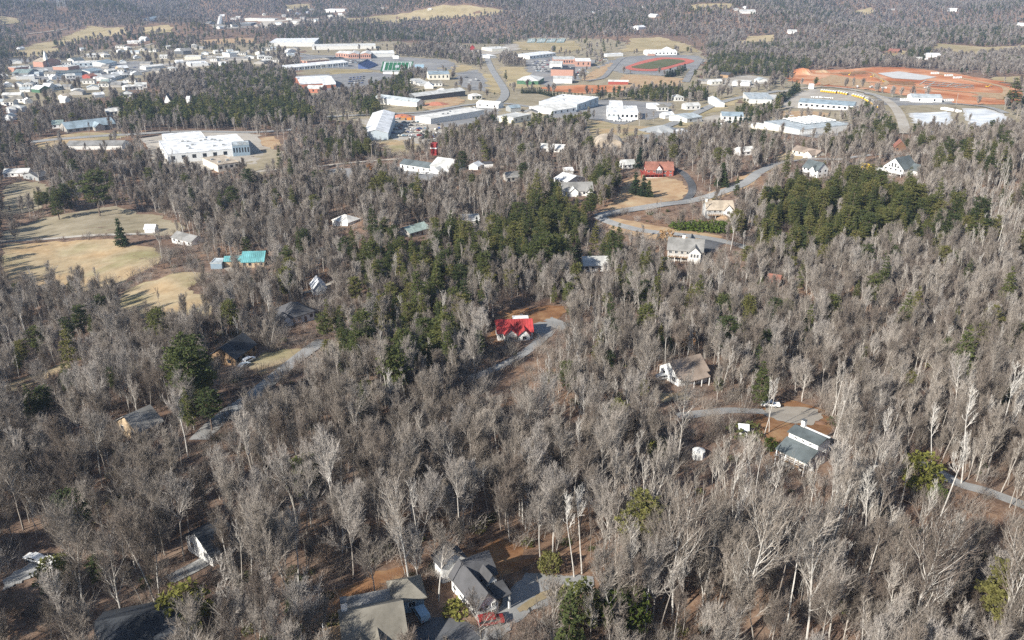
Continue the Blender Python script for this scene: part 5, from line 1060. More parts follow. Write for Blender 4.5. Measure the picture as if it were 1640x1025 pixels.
PROTO = bpy.data.collections.new('tree_kinds')       # shapes shared by the woods; never linked to the scene itself
def proto_set(name, meshes):
    c = bpy.data.collections.new(name)
    for i, me in enumerate(meshes):
        o = bpy.data.objects.new('%s_%02d' % (name, i), me); c.objects.link(o)
    return c
SPECS = [  # height, clear stem, spread, limbs per stem piece, branch counts, twig radius
    (22, .30, .29, 3, (3, 3, 2), .019), (19, .22, .33, 3, (3, 3, 2), .019), (23, .40, .24, 3, (3, 3, 2), .019), (17, .18, .34, 3, (3, 3, 2), .018),
    (21, .33, .27, 4, (2, 3, 2), .019), (25, .45, .21, 3, (3, 3, 1), .020), (15, .14, .31, 4, (3, 3, 2), .018), (20, .26, .20, 3, (3, 2, 2), .020), (18, .36, .37, 3, (3, 3, 2), .019)]
POLES = [(22, .50, .13, 3, (2, 2), .030), (25, .55, .11, 3, (2, 2), .030), (19, .42, .14, 3, (2, 2), .028), (15, .35, .15, 3, (2, 2), .026)]
NEAR_S = [bare_tree(100 + i, *s, thin=.8, lean=(.03, .05, .03, .08, .04, .03, .10, .06, .05)[i]) for i, s in enumerate(SPECS)]
POLE_S = [bare_tree(150 + i, *s, thin=.62, lean=.05) for i, s in enumerate(POLES)]
near_parts = [bare_meshes('bare', S) for S in NEAR_S]; pole_parts = [bare_meshes('pole', S) for S in POLE_S]
def whole(S, near=False): return to_mesh('bare_tree', merge(segs_mesh([(S[0], 5), (S[1], 4)] + ([(S[2], 3)] if near else [])), segs_mesh([((([] if near else S[2]) + S[3] + S[4]), 3)])), [M['bark'], M['twig']], merge_mi)
near_whole = [whole(S, True) for S in NEAR_S]; pole_whole = [whole(S, True) for S in POLE_S]
mid_whole = [whole(bare_tree(200 + i, h, f * .9, sp, 4, (3, 3), .05)) for i, (h, f, sp, *_r) in enumerate(SPECS[:5])]
far_whole = [whole(bare_tree(230 + i, h, f * .6, sp * 1.45, 4, (4, 2), .09, thin=.65)) for i, (h, f, sp, *_r) in enumerate(SPECS[:5])]
PINES = [(24, 4.4, .22, 'white', 18, 5, .42), (21, 4.0, .15, 'white', 17, 5, .42), (18, 3.5, .38, 'round', 15, 6, .42), (16, 3.3, .32, 'round', 14, 6, .40), (14, 3.0, .12, 'white', 14, 5, .40), (20, 3.9, .42, 'round', 15, 6, .44)]
PINE_G = [pine(300 + i, *s) for i, s in enumerate(PINES)]
CEDARS = [(11, 2.5, .04, 'cone', 15, 5, .5), (8, 2.0, .03, 'cone', 12, 5, .45)]
CED_G = [pine(340 + i, *s) for i, s in enumerate(CEDARS)]
def pine_whole(g, fol): return to_mesh('pine', merge(g[0], g[1]), [M['barkdark'], M[fol]], merge_mi)
pine_w = [pine_whole(g, 'needles') for g in PINE_G]; cedar_w = [pine_whole(g, 'needlesdark') for g in CED_G]
farpine_w = [pine_whole(pine(360 + i, h, r * 1.1, b, k, 9, 4, 1.25), 'needles') for i, (h, r, b, k, *_q) in enumerate(PINES[:4])]
pine_parts = [(to_mesh('trunk', g[0], [M['barkdark']]), to_mesh('crown', g[1], [M['needles']])) for g in PINE_G]
cedar_parts = [(to_mesh('trunk', g[0], [M['barkdark']]), to_mesh('crown', g[1], [M['needlesdark']])) for g in CED_G]
bush_G = [bush(400, 1.6, 2.0), bush(401, 2.2, 1.7, n=60), bush(402, 1.2, 1.4, n=30), bush(403, 2.3, 5.0, per=6, size=.36, n=190)]
bush_parts = [(to_mesh('stem', g[0], [M['barkdark']]), to_mesh('foliage', g[1], [M['needles']])) for g in bush_G]
bush_w = [pine_whole(g, 'needles') for g in bush_G[:3]]
brush_w = [to_mesh('brush', brush(420 + i, 1.0 + .12 * h, h, 46 if h < 4 else 60), [M['brush' if h < 4 else 'twig']]) for i, h in enumerate((2.6, 3.6, 1.8, 5.5, 7.0))]

# ---------------------------------------------------------------- where trees stand
def in_poly(P, x, y):
    res = np.zeros(len(x), bool); lo = P.min(0); hi = P.max(0)
    s = np.where((x >= lo[0]) & (x <= hi[0]) & (y >= lo[1]) & (y <= hi[1]))[0]
    if not len(s): return res
    X, Y = x[s], y[s]; c = np.zeros(len(s), bool); n = len(P)
    for i in range(n):
        x0, y0 = P[i]; x1, y1 = P[(i + 1) % n]
        if y0 == y1: continue
        c ^= ((y0 > Y) != (y1 > Y)) & (X < (x1 - x0) * (Y - y0) / (y1 - y0) + x0)
    res[s] = c; return res
def px_poly(pts): return np.array([at(a, b) for a, b in pts])
PINE_ZONES = [(px_poly(p), d) for p, d in [
    ([(780, 395), (830, 365), (860, 335), (900, 325), (985, 335), (1010, 360), (1015, 410), (980, 440), (850, 450), (780, 430)], .93),
    ([(545, 420), (620, 380), (800, 400), (850, 440), (760, 500), (600, 490)], .66), ([(600, 500), (760, 505), (790, 545), (735, 590), (600, 545)], .55),
    ([(1225, 340), (1290, 300), (1450, 296), (1475, 345), (1455, 390), (1400, 402), (1270, 432), (1215, 415)], .93),
    ([(1455, 365), (1580, 345), (1590, 400), (1450, 410)], .8), ([(1130, 360), (1225, 340), (1230, 400), (1160, 430), (1130, 410)], .3),
    ([(505, 545), (545, 530), (600, 600), (560, 625), (520, 600)], .9), ([(590, 590), (705, 570), (725, 610), (640, 618)], .85),
    ([(290, 650), (380, 640), (390, 690), (310, 705)], .6), ([(60, 330), (125, 325), (135, 360), (60, 375)], .7),
    ([(190, 170), (330, 168), (480, 160), (500, 200), (430, 205), (190, 205)], .85), ([(100, 185), (200, 170), (200, 190)], .4),
    ([(340, 110), (480, 125), (490, 170), (400, 180), (330, 150)], .6), ([(560, 175), (680, 150), (690, 190), (590, 198)], .75),
    ([(590, 130), (650, 118), (680, 150), (600, 172)], .7),
    ([(450, 75), (820, 70), (840, 60), (690, 45), (440, 50)], .6), ([(820, 62), (935, 60), (1045, 42), (930, 32), (820, 45)], .45),
    ([(1100, 125), (1240, 122), (1290, 118), (1300, 105), (1180, 92), (1120, 100)], .85), ([(955, 158), (1130, 145), (1135, 162), (960, 166)], .7), ([(0, 40), (35, 60), (40, 95), (0, 100)], .6),
    ([(200, 60), (320, 60), (330, 80), (200, 85)], .5), ([(1180, 30), (1330, 25), (1320, 45), (1190, 50)], .35), ([(1440, 25), (1560, 20), (1560, 40), (1440, 48)], .4),
    ([(1450, 85), (1490, 85), (1495, 105), (1455, 105)], .8), ([(1400, 55), (1460, 50), (1600, 60), (1600, 75), (1420, 70)], .4), ([(1160, 190), (1270, 140), (1290, 150), (1200, 205)], .6),
    ([(1390, 215), (1440, 195), (1445, 215), (1400, 235)], .5), ([(500, 235), (600, 240), (640, 265), (520, 260)], .5), ([(1490, 255), (1610, 240), (1615, 290), (1500, 300)], .4),
    ([(780, 205), (965, 190), (975, 205), (820, 225)], .6), ([(890, 290), (1010, 300), (1000, 335), (900, 345)], .6), ([(290, 110), (340, 115), (350, 140), (280, 140)], .3)]]
THIN_ZONES = [(px_poly(p), d) for p, d in [   # share of trees that stay
    ([(180, 440), (340, 430), (345, 520), (200, 545)], .25), ([(0, 330), (240, 300), (250, 440), (0, 470)], .3), ([(0, 560), (180, 545), (200, 640), (0, 690)], .45),
    ([(0, 100), (240, 95), (260, 160), (0, 185)], .26), ([(200, 70), (480, 60), (470, 115), (230, 125)], .35),
    ([(480, 60), (1130, 60), (1140, 215), (480, 215)], .10), ([(1130, 105), (1640, 115), (1640, 225), (1140, 225)], .2), ([(520, 255), (820, 235), (830, 290), (540, 300)], .5),
    ([(1010, 270), (1200, 250), (1220, 330), (1000, 345)], .35), ([(0, 30), (130, 35), (420, 30), (440, 75), (0, 100)], .45),
    ([(500, 870), (740, 880), (720, 1000), (480, 1010)], .5), ([(700, 870), (960, 880), (960, 1025), (700, 1025)], .4)]]
DENSE_ZONES = [px_poly(p) for p in [
    [(455, 165), (560, 152), (640, 140), (690, 150), (690, 182), (600, 190), (460, 205)], [(630, 82), (700, 74), (765, 80), (772, 104), (720, 106), (640, 92)], [(802, 92), (845, 92), (850, 112), (806, 108)], [(955, 158), (1130, 143), (1136, 162), (958, 166)], [(1100, 128), (1240, 122), (1290, 118), (1300, 102), (1180, 88), (1115, 100)],
    [(1160, 192), (1270, 142), (1288, 146), (1240, 178), (1185, 205)], [(780, 208), (965, 190), (972, 202), (920, 214), (800, 232)], [(400, 215), (470, 208), (520, 225), (640, 255), (600, 262), (500, 262), (450, 235)], [(700, 205), (800, 195), (810, 240), (720, 240)], [(1300, 184), (1420, 178), (1425, 200), (1370, 196), (1300, 196)], [(1000, 224), (1260, 212), (1430, 212), (1640, 210), (1640, 240), (1000, 250)],
    [(430, 92), (480, 90), (485, 130), (430, 130)], [(120, 100), (150, 96), (150, 100), (120, 104)], [(205, 60), (330, 62), (330, 82), (230, 84)], [(640, 116), (700, 108), (728, 112), (690, 122), (650, 128)], [(1000, 168), (1060, 164), (1062, 168), (1004, 172)], [(1130, 136), (1210, 140), (1240, 132), (1240, 142), (1140, 146)]]]
POLE_ZONES = [(px_poly(p), d) for p, d in [
    ([(1000, 760), (1640, 790), (1640, 940), (1180, 930), (980, 900)], .85), ([(900, 640), (1240, 600), (1260, 700), (950, 760)], .45), ([(1250, 640), (1640, 640), (1640, 800), (1330, 790)], .5),
    ([(1560, 290), (1640, 270), (1640, 480), (1540, 470)], .8), ([(830, 500), (1050, 480), (1060, 640), (850, 640)], .45), ([(1100, 430), (1640, 430), (1640, 640), (1060, 640)], .3)]]
def clumpy(x, y, s, seed=0.0):
    return .5 + .25 * (np.sin(x / s + 1.7 * seed + 1.3 * np.sin(y / s * .7)) + np.sin(y / s * 1.1 - seed + 1.1 * np.sin(x / s * .8)))
def grid(y0, y1, step, jit=.48):
    out = []
    y = y0
    while y < y1:
        half = .66 * y * 1.1 + 110
        xs = np.arange(-half, half, step) + rng.uniform(-jit, jit, int(math.ceil(2 * half / step)))[:len(np.arange(-half, half, step))] * step
        out.append(np.stack([xs, y + rng.uniform(-jit, jit, len(xs)) * step], 1)); y += step
    return np.concatenate(out)
cand = [grid(62, 330, 4.15), grid(330, 620, 4.4), grid(620, 1000, 5.6), grid(1000, 1900, 7.8), grid(1900, 5400, 11.0), grid(62, 430, 4.2)]
xy = np.concatenate(cand); x, y = xy[:, 0], xy[:, 1]; zone = np.concatenate([np.full(len(c), i) for i, c in enumerate(cand)])
z = H(x, y); px, py, dep = project(x, y, z)
keep = (px > -170) & (px < 1810) & (py > -60) & (py < 1290) & (dep > 20)
x, y, z, px, py, dep, zone = (a[keep] for a in (x, y, z, px, py, dep, zone))
free = np.ones(len(x), bool)
for P in OPEN: free &= ~in_poly(P, x, y)
share = np.ones(len(x))
for P, d in THIN_ZONES: share = np.where(in_poly(P, x, y), np.minimum(share, d), share)
extra = zone == 5
for P in DENSE_ZONES + [a for a, b in PINE_ZONES if b >= .6]: share = np.where(in_poly(P, x, y), 1.0, share)
gap = clumpy(x, y, 17, 2.2)
free &= rng.random(len(x)) < share * np.where(gap < .2, .45, 1.0)
pp = .055 * np.where(y < 190, .35, 1) + .09 * (clumpy(x, y, 60, 5) > .78) + .05 * (y > 1900) + .32 * (y > 1900) * (clumpy(x, y, 200, 3) > .55)
for P, d in PINE_ZONES: pp = np.where(in_poly(P, x, y), np.maximum(pp, d), pp)
pole = np.full(len(x), .24)
for P, d in POLE_ZONES: pole = np.where(in_poly(P, x, y), d, pole)
is_pine = (rng.random(len(x)) < pp) & ~extra; is_pole = ~is_pine & ((rng.random(len(x)) < pole) | extra) & (y < 760)
free &= ~extra | ((pole > .4) & (rng.random(len(x)) < pole))
sc = np.where(rng.random(len(x)) < .25, rng.uniform(.4, .7, len(x)), np.clip(rng.normal(.94, .15, len(x)), .55, 1.3)) * np.where(y > 1900, 1.0, 1) * np.where(is_pine, rng.uniform(.95, 1.4, len(x)), 1)
sc = sc * np.interp(y, [100, 170, 270, 1000, 1900], [.84, .76, .66, .62, .64])
FIELD_VIEW = [(np.array(p, float), d) for p, d in [([(4, 372), (130, 336), (190, 328), (250, 345), (300, 366), (262, 412), (240, 440), (140, 462), (4, 455)], 900), ([(195, 478), (290, 436), (335, 440), (300, 462), (340, 500), (225, 520)], 900), ([(4, 596), (60, 582), (118, 556), (118, 592), (60, 628), (4, 645)], 900),
    ([(490, 870), (620, 860), (700, 900), (690, 1000), (500, 1000)], 200), ([(985, 290), (1085, 280), (1110, 310), (1080, 325), (960, 345)], 900), ([(1230, 590), (1240, 650), (1330, 640), (1350, 760), (1215, 760)], 400), ([(735, 590), (790, 540), (905, 490), (905, 520), (760, 610)], 600), ([(930, 192), (1060, 190), (1060, 228), (940, 226)], 1500), ([(1440, 172), (1620, 172), (1600, 206), (1460, 206)], 1500), ([(570, 190), (720, 190), (700, 230), (620, 245)], 1500), ([(400, 215), (460, 225), (450, 270), (390, 280)], 1500)]]
# things that show through: leave out most trees standing right in front of them
hp = project(x, y, z + 12 * sc)
for P_, dd_ in FIELD_VIEW:
    hit = in_poly(P_, hp[0], hp[1]) & (dep < dd_); free &= ~(hit & (rng.random(len(x)) < .8))
for (cx, cy, rx, ry, dd, pr) in CLEAR:
    hit = (dep < dd - 2) & (((hp[0] - cx) / (rx + 3.2 * FPX / dep)) ** 2 + ((hp[1] - cy) / (ry + 7.0 * FPX / dep)) ** 2 < 1)
    free &= ~(hit & (rng.random(len(x)) < pr))
rz = rng.uniform(0, 6.283, len(x)); tilt = rng.normal(0, .035, (len(x), 2))
idx = rng.integers(0, 1000, len(x))
inview = (hp[0] > 4) & (hp[0] < 1636) & (hp[1] > 4) & (hp[1] < 1040) & free

LAND = [(600, 985, 'the long taupe roof'), (770, 940, 'the dark roofed gabled house'), (1280, 715, 'the stripe roofed house'), (1095, 595, 'the brown roofed house'),
        (825, 530, 'the red roofed cabin'), (345, 870, 'the half hidden black roof'), (60, 900, 'the two parked white cars'), (225, 680, 'the tan end walled house'), (380, 565, 'the dark brown house'), (480, 505, 'the hip roofed house'),
        (1060, 925, 'the big white barked tree'), (1450, 930, 'the bottom right corner'), (1570, 800, 'the lane at the lower right'), (1460, 560, 'the upper right wooded slope'), (660, 740, 'the middle dome of woods'), (140, 760, 'the left hand wooded slope'),
        (1095, 400, 'the pale stone house'), (1365, 340, 'the dense pine slope'), (900, 380, 'the dark pine stand'), (1620, 380, 'the right edge pole slope'), (250, 480, 'the tan fields'), (160, 310, 'the big round evergreen'), (955, 425, 'the low white house'), (1150, 335, 'the taupe house')]
LXY = [(at(a, b), s) for a, b, s in LAND]
def side(i):
    k = int(np.argmin([(x[i] - p[0]) ** 2 + (y[i] - p[1]) ** 2 for p, _ in LXY])); p = LXY[k][0]; dx, dy = x[i] - p[0], y[i] - p[1]; r = math.hypot(dx, dy)
    w_ = 'just ' if r < 16 else 'well ' if r > 45 else ''
    return w_ + (('right of ' if dx > 0 else 'left of ') if abs(dx) > abs(dy) else ('beyond ' if dy > 0 else 'in front of ')) + LXY[k][1]
def land(i):
    k = int(np.argmin([(x[i] - p[0]) ** 2 + (y[i] - p[1]) ** 2 for p, _ in LXY])); return LXY[k][1]
def individuals(sel, limit, name, cat, parts, text, group, pick, kids=('trunk', 'crown')):
    """the LIMIT trees of a kind that show largest, each an object with its own trunk and crown"""
    c = np.where(sel & inview)[0]; c = c[np.argsort(dep[c])][:limit]
    src = {}
    for i in c:
        k = pick(i); lab = text(k, i)
        grp = group + ' near ' + land(i)
        if k not in src:
            t = thing(name, lab, cat, (x[i], y[i], z[i]), rz[i], grp); t.scale = (sc[i],) * 3
            src[k] = (t, [link(kids[0], parts[k][0], t), link(kids[1], parts[k][1], t)])
        else:
            t = copy_tree(src[k][0], src[k][1], (x[i], y[i], z[i]), rz[i], sc[i], lab, grp); t.rotation_euler = (tilt[i, 0], tilt[i, 1], rz[i])
    m = np.zeros(len(x), bool); m[c] = True; return m
FORM = ['tall broad', 'wide domed', 'tall upright', 'low spreading', 'round crowned', 'very tall narrow', 'small bushy', 'narrow brushy', 'flat crowned']
used = individuals(free & ~is_pine & ~is_pole, 290, 'bare_tree', 'bare tree', near_parts, lambda k, i: '%s bare grey tree %s' % (FORM[k], side(i)), 'bare grey trees', lambda i: int(idx[i] % 9))
used |= individuals(free & is_pole, 280, 'pole_tree', 'slender tree', pole_parts, lambda k, i: '%s pole tree with pale stem %s' % (('tall', 'very tall', 'medium', 'short')[k], side(i)), 'slender bare trees', lambda i: int(idx[i] % 4))
used |= individuals(free & is_pine, 280, 'pine_tree', 'pine', pine_parts, lambda k, i: '%s pine %s' % (('tall layered dark green', 'layered green', 'round topped olive green', 'small round topped green', 'young layered green', 'high crowned green')[k], side(i)), 'green pines', lambda i: int(idx[i] % 6))

def scatter(name, coll, X, Y, Z, S, RZ, IDX, tl=None, label=None):
    """one mass of plants: points that carry turn, size and kind, instanced by geometry nodes"""
    n = len(X)
    if not n: return
    me = bpy.data.meshes.new(name); me.vertices.add(n)
    me.vertices.foreach_set('co', np.stack([X, Y, Z], 1).ravel())
    a = me.attributes.new('turn', 'FLOAT_VECTOR', 'POINT'); tv = np.zeros((n, 3)); tv[:, 2] = RZ
    if tl is not None: tv[:, :2] = tl
    a.data.foreach_set('vector', tv.ravel())
    a = me.attributes.new('size', 'FLOAT', 'POINT'); a.data.foreach_set('value', np.ascontiguousarray(S, dtype=np.float32))
    a = me.attributes.new('sort', 'INT', 'POINT'); a.data.foreach_set('value', np.ascontiguousarray(IDX, dtype=np.int32))
    o = bpy.data.objects.new(name, me); COL.objects.link(o); o['kind'] = 'stuff'
    if label: o['label'] = label
    ng = bpy.data.node_groups.new(name, 'GeometryNodeTree')
    ng.interface.new_socket('Geometry', in_out='INPUT', socket_type='NodeSocketGeometry'); ng.interface.new_socket('Geometry', in_out='OUTPUT', socket_type='NodeSocketGeometry')
    N = ng.nodes; gi = N.new('NodeGroupInput'); go = N.new('NodeGroupOutput'); ip = N.new('GeometryNodeInstanceOnPoints')
    ci = N.new('GeometryNodeCollectionInfo'); ci.inputs[0].default_value = coll; ci.inputs['Separate Children'].default_value = True; ci.inputs['Reset Children'].default_value = True
    def attr(nm, t):
        q = N.new('GeometryNodeInputNamedAttribute'); q.data_type = t; q.inputs[0].default_value = nm; return q.outputs[0]
    L = ng.links; L.new(gi.outputs[0], ip.inputs['Points']); L.new(ci.outputs[0], ip.inputs['Instance']); ip.inputs['Pick Instance'].default_value = True
    e2r = N.new('FunctionNodeEulerToRotation'); L.new(attr('turn', 'FLOAT_VECTOR'), e2r.inputs[0]); L.new(e2r.outputs[0], ip.inputs['Rotation'])
    L.new(attr('size', 'FLOAT'), ip.inputs['Scale']); L.new(attr('sort', 'INT'), ip.inputs['Instance Index']); L.new(ip.outputs[0], go.inputs[0])
    md = o.modifiers.new('plants', 'NODES'); md.node_group = ng
    return o
rest = free & ~used
def mass(name, sel, meshes, label=None):
    s = np.where(sel)[0]
    if len(s): scatter(name, proto_set(name + '_kind', meshes), x[s], y[s], z[s], sc[s], rz[s], idx[s] % len(meshes), tilt[s], label)
nearz = y < 430
mass('bare_woods', rest & nearz & ~is_pine & ~is_pole, near_whole); mass('pole_woods', rest & is_pole, pole_whole)
mass('middle_woods', rest & ~nearz & (y < 1050) & ~is_pine & ~is_pole, mid_whole); mass('far_woods', rest & (y >= 1050) & ~is_pine & ~is_pole, far_whole)
mass('pine_woods', rest & is_pine & (y < 800), pine_w); mass('far_pine_woods', rest & is_pine & (y >= 800), farpine_w)
# undergrowth
ug = np.concatenate([grid(70, 420, 3.2), grid(420, 760, 5)]); ux, uy = ug[:, 0], ug[:, 1]; uz = H(ux, uy); upx, upy, _d = project(ux, uy, uz)
k = (upx > -60) & (upx < 1700) & (upy < 1120); ux, uy, uz = ux[k], uy[k], uz[k]
k = rng.random(len(ux)) < .35 + .6 * clumpy(ux, uy, 14, 1)
for P in OPEN: k &= ~in_poly(P, ux, uy)
ux, uy, uz = ux[k], uy[k], uz[k]; n = len(ux)
scatter('undergrowth', proto_set('undergrowth_kind', brush_w), ux, uy, uz, rng.uniform(.5, 1.25, n), rng.uniform(0, 6.28, n), rng.integers(0, 5, n))
k = rng.random(n) < .05 + .12 * (clumpy(ux, uy, 45, 8) > .72)
scatter('evergreen_undergrowth', proto_set('laurel_kind', bush_w), ux[k] + 1.2, uy[k], uz[k], rng.uniform(.5, 1.1, k.sum()), rng.uniform(0, 6.28, k.sum()), rng.integers(0, 3, k.sum()))
print('PINES', int((is_pine&free).sum()), 'POLES', int((is_pole&free).sum()));print('TREES', int(free.sum()), [int((free & (zone == i)).sum()) for i in range(5)], 'near faces', [len(m.polygons) for m in near_whole], [len(m.polygons) for m in mid_whole], [len(m.polygons) for m in far_whole], [len(m.polygons) for m in pine_w], 'ug', n)
# ---------------------------------------------------------------- single trees that stand out
M['whitebark'] = random_mat('white_bark', [(0, (.54, .51, .465)), (1, (.63, .60, .555))], scale=.9, amt=.4)
M['paletwig'] = random_mat('pale_twigs', [(0, (.30, .27, .245)), (1, (.38, .35, .32))], scale=.25, amt=.25)
M['palefoliage'] = random_mat('yellow_green_foliage', [(0, (.16, .17, .045)), (1, (.22, .21, .06))], translucent=.2); M['greenbush'] = random_mat('bright_green_bush', [(0, (.09, .13, .03)), (1, (.12, .15, .04))], translucent=.2)
def recolor(me, mats):
    m = me.copy(); m.materials.clear()
    for q in mats: m.materials.append(M[q])
    return m
def placed(name, label, cat, parts, base, top, h0, kids=('trunk', 'crown'), rz=None, group=None, wide=1.0):
    p = at(*base); d = float(project(p[0], p[1], float(H(*p)))[2]); dp = math.atan2(CAMZ - float(H(*p)), p[1]); s = (base[1] - top) * d / FPX / math.cos(dp) / h0
    t = thing(name, label, cat, (p[0], p[1], float(H(*p))), rng.uniform(0, 6.28) if rz is None else rz, group); t.scale = (s * wide, s * wide, s)
    for k, me in zip(kids, parts): link(k, me, t)
    return t
WSPEC = [(h_, f_ * .9, sp_ * 1.1, 3, (2, 2, 2), .02) for h_, f_, sp_, *_r in SPECS]
def white_parts(S): return to_mesh('trunk', segs_mesh([(S[0], 6)]), [M['whitebark']]), to_mesh('crown', merge(segs_mesh([(S[1], 4), (S[2], 3)]), segs_mesh([(S[3] + S[4], 3)])), [M['whitebark'], M['twig']], merge_mi)
WB = [white_parts(bare_tree(500 + i, *s_, thin=.72, lean=.05)) for i, s_ in enumerate(WSPEC)]; WP = [(recolor(a, ['whitebark']), recolor(b, ['whitebark', 'paletwig'])) for a, b in pole_parts]
for k, b_, t_, lb in ((1, (1077, 992), 836, 'big white barked tree with forked spreading crown at the bottom centre'), (0, (1178, 1030), 840, 'white barked tree with a small twisted crown right of the big forked one'), (7, (776, 1056), 950, 'white bare tree in front of the small portico house'), (6, (884, 1045), 945, 'white bare bushy tree standing before the bottom lane'), (5, (1033, 1018), 905, 'slender white forked tree just left of the big white one'),
    (4, (1290, 1042), 875, 'white vase shaped bare tree at the bottom right'), (1, (1450, 1060), 880, 'wide white branching tree in the bottom right corner woods'), (3, (1590, 1060), 900, 'white spreading tree near the bottom right corner'), (0, (198, 1002), 880, 'white bare tree with crooked limbs at the lower left'), (1, (92, 488), 440, 'white bare tree leaning over the tan field at the left'), (4, (657, 942), 800, 'tall domed pale grey tree above the cream house'), (2, (1085, 745), 610, 'pale tree in front of the brown roofed house'), (4, (1020, 738), 640, 'bare white limbed tree left of the water tank')):
    placed('white_tree', lb, 'tree', WB[k], b_, t_, SPECS[k][0])
for k, b_, t_, lb in ((1, (1583, 742), 590, 'very tall white stem leaning above the lower right lane'), (0, (1540, 775), 630, 'tall white stem left of the leaning one by the lane'), (1, (1490, 860), 700, 'long straight white stem below the lane'), (2, (1380, 905), 760, 'white pole stem in the lower right pole woods'), (0, (1232, 692), 610, 'pale straight stem beside the gravel turning circle, left of two'), (1, (1224, 696), 605, 'pale straight stem beside the gravel turning circle, right of two'), (0, (920, 925), 800, 'pale straight tree by the bottom lane, left of two'), (1, (932, 920), 790, 'pale straight tree by the bottom lane, right of two')):
    placed('white_pole_tree', lb, 'tree', WP[k], b_, t_, POLES[k][0])
E = [(3, 'pine', (160, 346), 276, 'huge round dark evergreen standing above the grassy field', 1.5), (1, 'pine', (95, 352), 300, 'broad dark evergreen left of the huge round one', 1.5), (0, 'pine', (718, 592), 492, 'tall feathery white pine left of the red roofed cabin', 1.15), (0, 'pine', (700, 590), 520, 'second feathery pine beside the tall one', 1.1), (0, 'pine', (878, 320), 278, 'drooping dark conifer in front of the white metal barn', 1.2), (1, 'pine', (600, 325), 290, 'dark layered conifer above the bare middle woods', 1.2),
     (5, 'pine', (188, 640), 590, 'round crowned pine with a bare stem in the left woods', 1.0), (3, 'pine', (115, 640), 595, 'olive round crowned pine left of the bare stemmed one', 1.1), (4, 'pine', (450, 280), 235, 'narrow spire conifer beside the factory lawn', .7), (1, 'pine', (1215, 655), 580, 'broad olive pine beside the right hand lane', 1.25), (2, 'pine', (1195, 435), 395, 'round green pine right of the stone house', 1.2), (2, 'pine', (1530, 440), 400, 'lone dark pine on the bare right slope', 1.1), (4, 'pine', (1620, 175), 128, 'broad dark pine at the right frame edge by the clay', 1.8), (0, 'pine', (1607, 298), 250, 'dark green pine at the right edge slope', 1.2), (1, 'pine', (1600, 282), 235, 'tall green pine behind the right edge slope', 1.2), (5, 'pine', (340, 690), 630, 'dark spreading pine by the left road bend', 1.5), (3, 'pine', (310, 685), 635, 'dark pine left of the one by the road bend', 1.5), (1, 'pine', (610, 455), 415, 'dark pine at the edge of the middle clearing', 1.2)]
PH_ = [p[0] for p in PINES]
for k, _k, b_, t_, lb, wd in E: placed('pine_tree', lb, 'pine', pine_parts[k], b_, t_, PH_[k], wide=wd)
C_ = [((197, 395), 352, 'dark narrow cedar standing on the gravel lane', 1.0), ((1018, 312), 278, 'dark cedar in the clump below the large red house, left of three', 1.2), ((1030, 315), 283, 'dark cedar in the clump below the large red house, middle of three', 1.2), ((1038, 316), 290, 'dark cedar in the clump below the large red house, right of three', 1.2), ((1155, 300), 262, 'dark cedar on the slope beside the road above the taupe house', 1.3), ((1026, 270), 238, 'large dark cedar behind the large red house', 1.4), ((1395, 195), 172, 'dark conifer beside the curved depot road', 1.3), ((1090, 202), 190, 'small dark conifer beside the grey workshop', 1.2)]
for b_, t_, lb, wd in C_: placed('cedar', lb, 'cedar', cedar_parts[0], b_, t_, 11, wide=wd)
def hedge_row(P, n, top, lab, grp, wd=1.0):
    for i in range(n):
        t = i / max(1, n - 1) * (len(P) - 1); k = min(int(t), len(P) - 2); f = t - k; b_ = (P[k][0] + (P[k + 1][0] - P[k][0]) * f, P[k][1] + (P[k + 1][1] - P[k][1]) * f)
        placed('hedge_tree', lab, 'hedge tree', cedar_parts[i % 2], b_, b_[1] - top * rng.uniform(.85, 1.15), (11, 8)[i % 2], group=grp, wide=wd)
hedge_row([(836, 150), (862, 150), (885, 156), (932, 158)], 26, 9, 'dark evergreen in the clipped row below the domed gym', 'evergreen row below the domed gym', 1.1)
hedge_row([(764, 366), (790, 358), (812, 350)], 10, 19, 'dark evergreen in the clipped row beside the cream cottage', 'evergreen row beside the cream cottage', 1.0)
hedge_row([(1245, 168), (1262, 158), (1278, 146)], 9, 14, 'dark evergreen in the row left of the bus yard', 'evergreen row by the bus yard', 1.3); hedge_row([(1068, 124), (1082, 122), (1096, 114)], 8, 12, 'green evergreen in the clump below the running track', 'evergreens below the running track', 1.6)
hedge_row([(1168, 202), (1200, 195), (1225, 180), (1250, 165)], 12, 14, 'dark evergreen in the belt right of the blue roofed workshop', 'evergreens by the blue roofed workshop', 1.4)
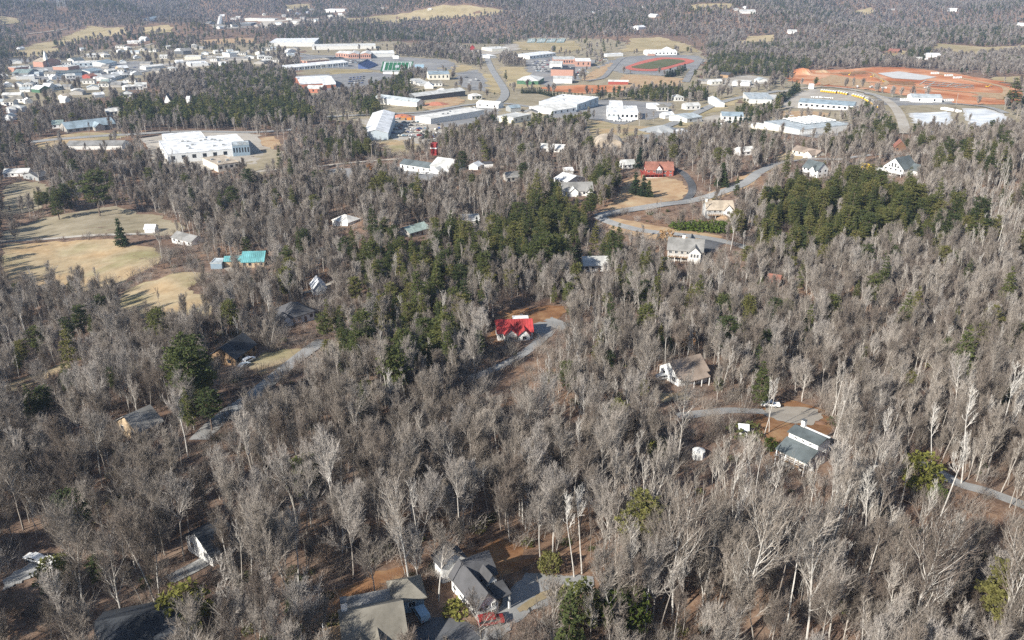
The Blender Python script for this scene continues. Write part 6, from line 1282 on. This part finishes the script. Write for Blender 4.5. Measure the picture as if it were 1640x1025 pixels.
def shrubs(items):
    for k, fol, b_, top, lb, grp in items:
        t = placed('shrub', lb, 'shrub', (bush_parts[k][0], recolor(bush_parts[k][1], [fol])), b_, top, (2.0, 1.7, 1.4, 5.0)[k], kids=('stem', 'foliage'), group=grp)
shrubs([(3, 'greenbush', (1232, 722), 701, 'bright green round bush left of the house with the striped roof', None), (3, 'palefoliage', (1470, 785), 728, 'tall yellow green tree beside the lower right lane', None), (3, 'greenbush', (1498, 806), 778, 'dark olive bush right of the tall yellow green tree', None), (0, 'yellowleaf', (1385, 284), 262, 'bright yellow shrub left of the house with gable windows', None), (3, 'oakleaf', (1096, 556), 520, 'orange brown leafy tree behind the brown roofed house', None), (0, 'oakleaf', (1068, 388), 368, 'dry yellow shrub beside the lower road', None), (0, 'palefoliage', (1054, 728), 704, 'yellow green bush on the right hand forest floor', None),
        (3, 'needles', (880, 918), 886, 'dark green bush at the top of the bottom lane', None), (3, 'greenbush', (1000, 1010), 945, 'dense green shrub under bare trees at the bottom', None), (3, 'needles', (925, 1000), 940, 'dark shrub right of the bottom lane', None), (3, 'palefoliage', (300, 1010), 945, 'light green shrub at the lower left', None), (3, 'needles', (98, 945), 895, 'green shrub in front of the right white car', None), (2, 'palefoliage', (730, 985), 968, 'low yellow green bush by the portico house', None), (1, 'needles', (1195, 700), 682, 'dark shrub beside the little white shed', None), (3, 'needlesdark', (1062, 565), 535, 'dark green bush mass behind the brown roofed house', None), (0, 'oakleaf', (68, 190), 176, 'orange leafed tree in the left woods below town', None), (0, 'oakleaf', (588, 275), 262, 'rust brown shrub in the bare lawn left of the church', None)]
       + [(i % 3, 'greenbush', (1082 + 9 * i, 367 + .6 * i), 355, 'green bush in the row along the lower bend road', 'bushes along the lower bend road') for i in range(10)])
# ---------------------------------------------------------------- air
def haze():
    b = MB().box(-9000, -420, -120, 9000, 11800, 320)
    m, nt, out = newmat('thin_air'); v = nt.nodes.new('ShaderNodeVolumePrincipled'); v.inputs['Color'].default_value = (.56, .72, 1.0, 1); v.inputs['Density'].default_value = HAZE; v.inputs['Anisotropy'].default_value = .2
    nt.links.new(v.outputs[0], out.inputs['Volume']); o = b.build('haze', m); o['kind'] = 'stuff'
HAZE = 9.5e-5
haze()
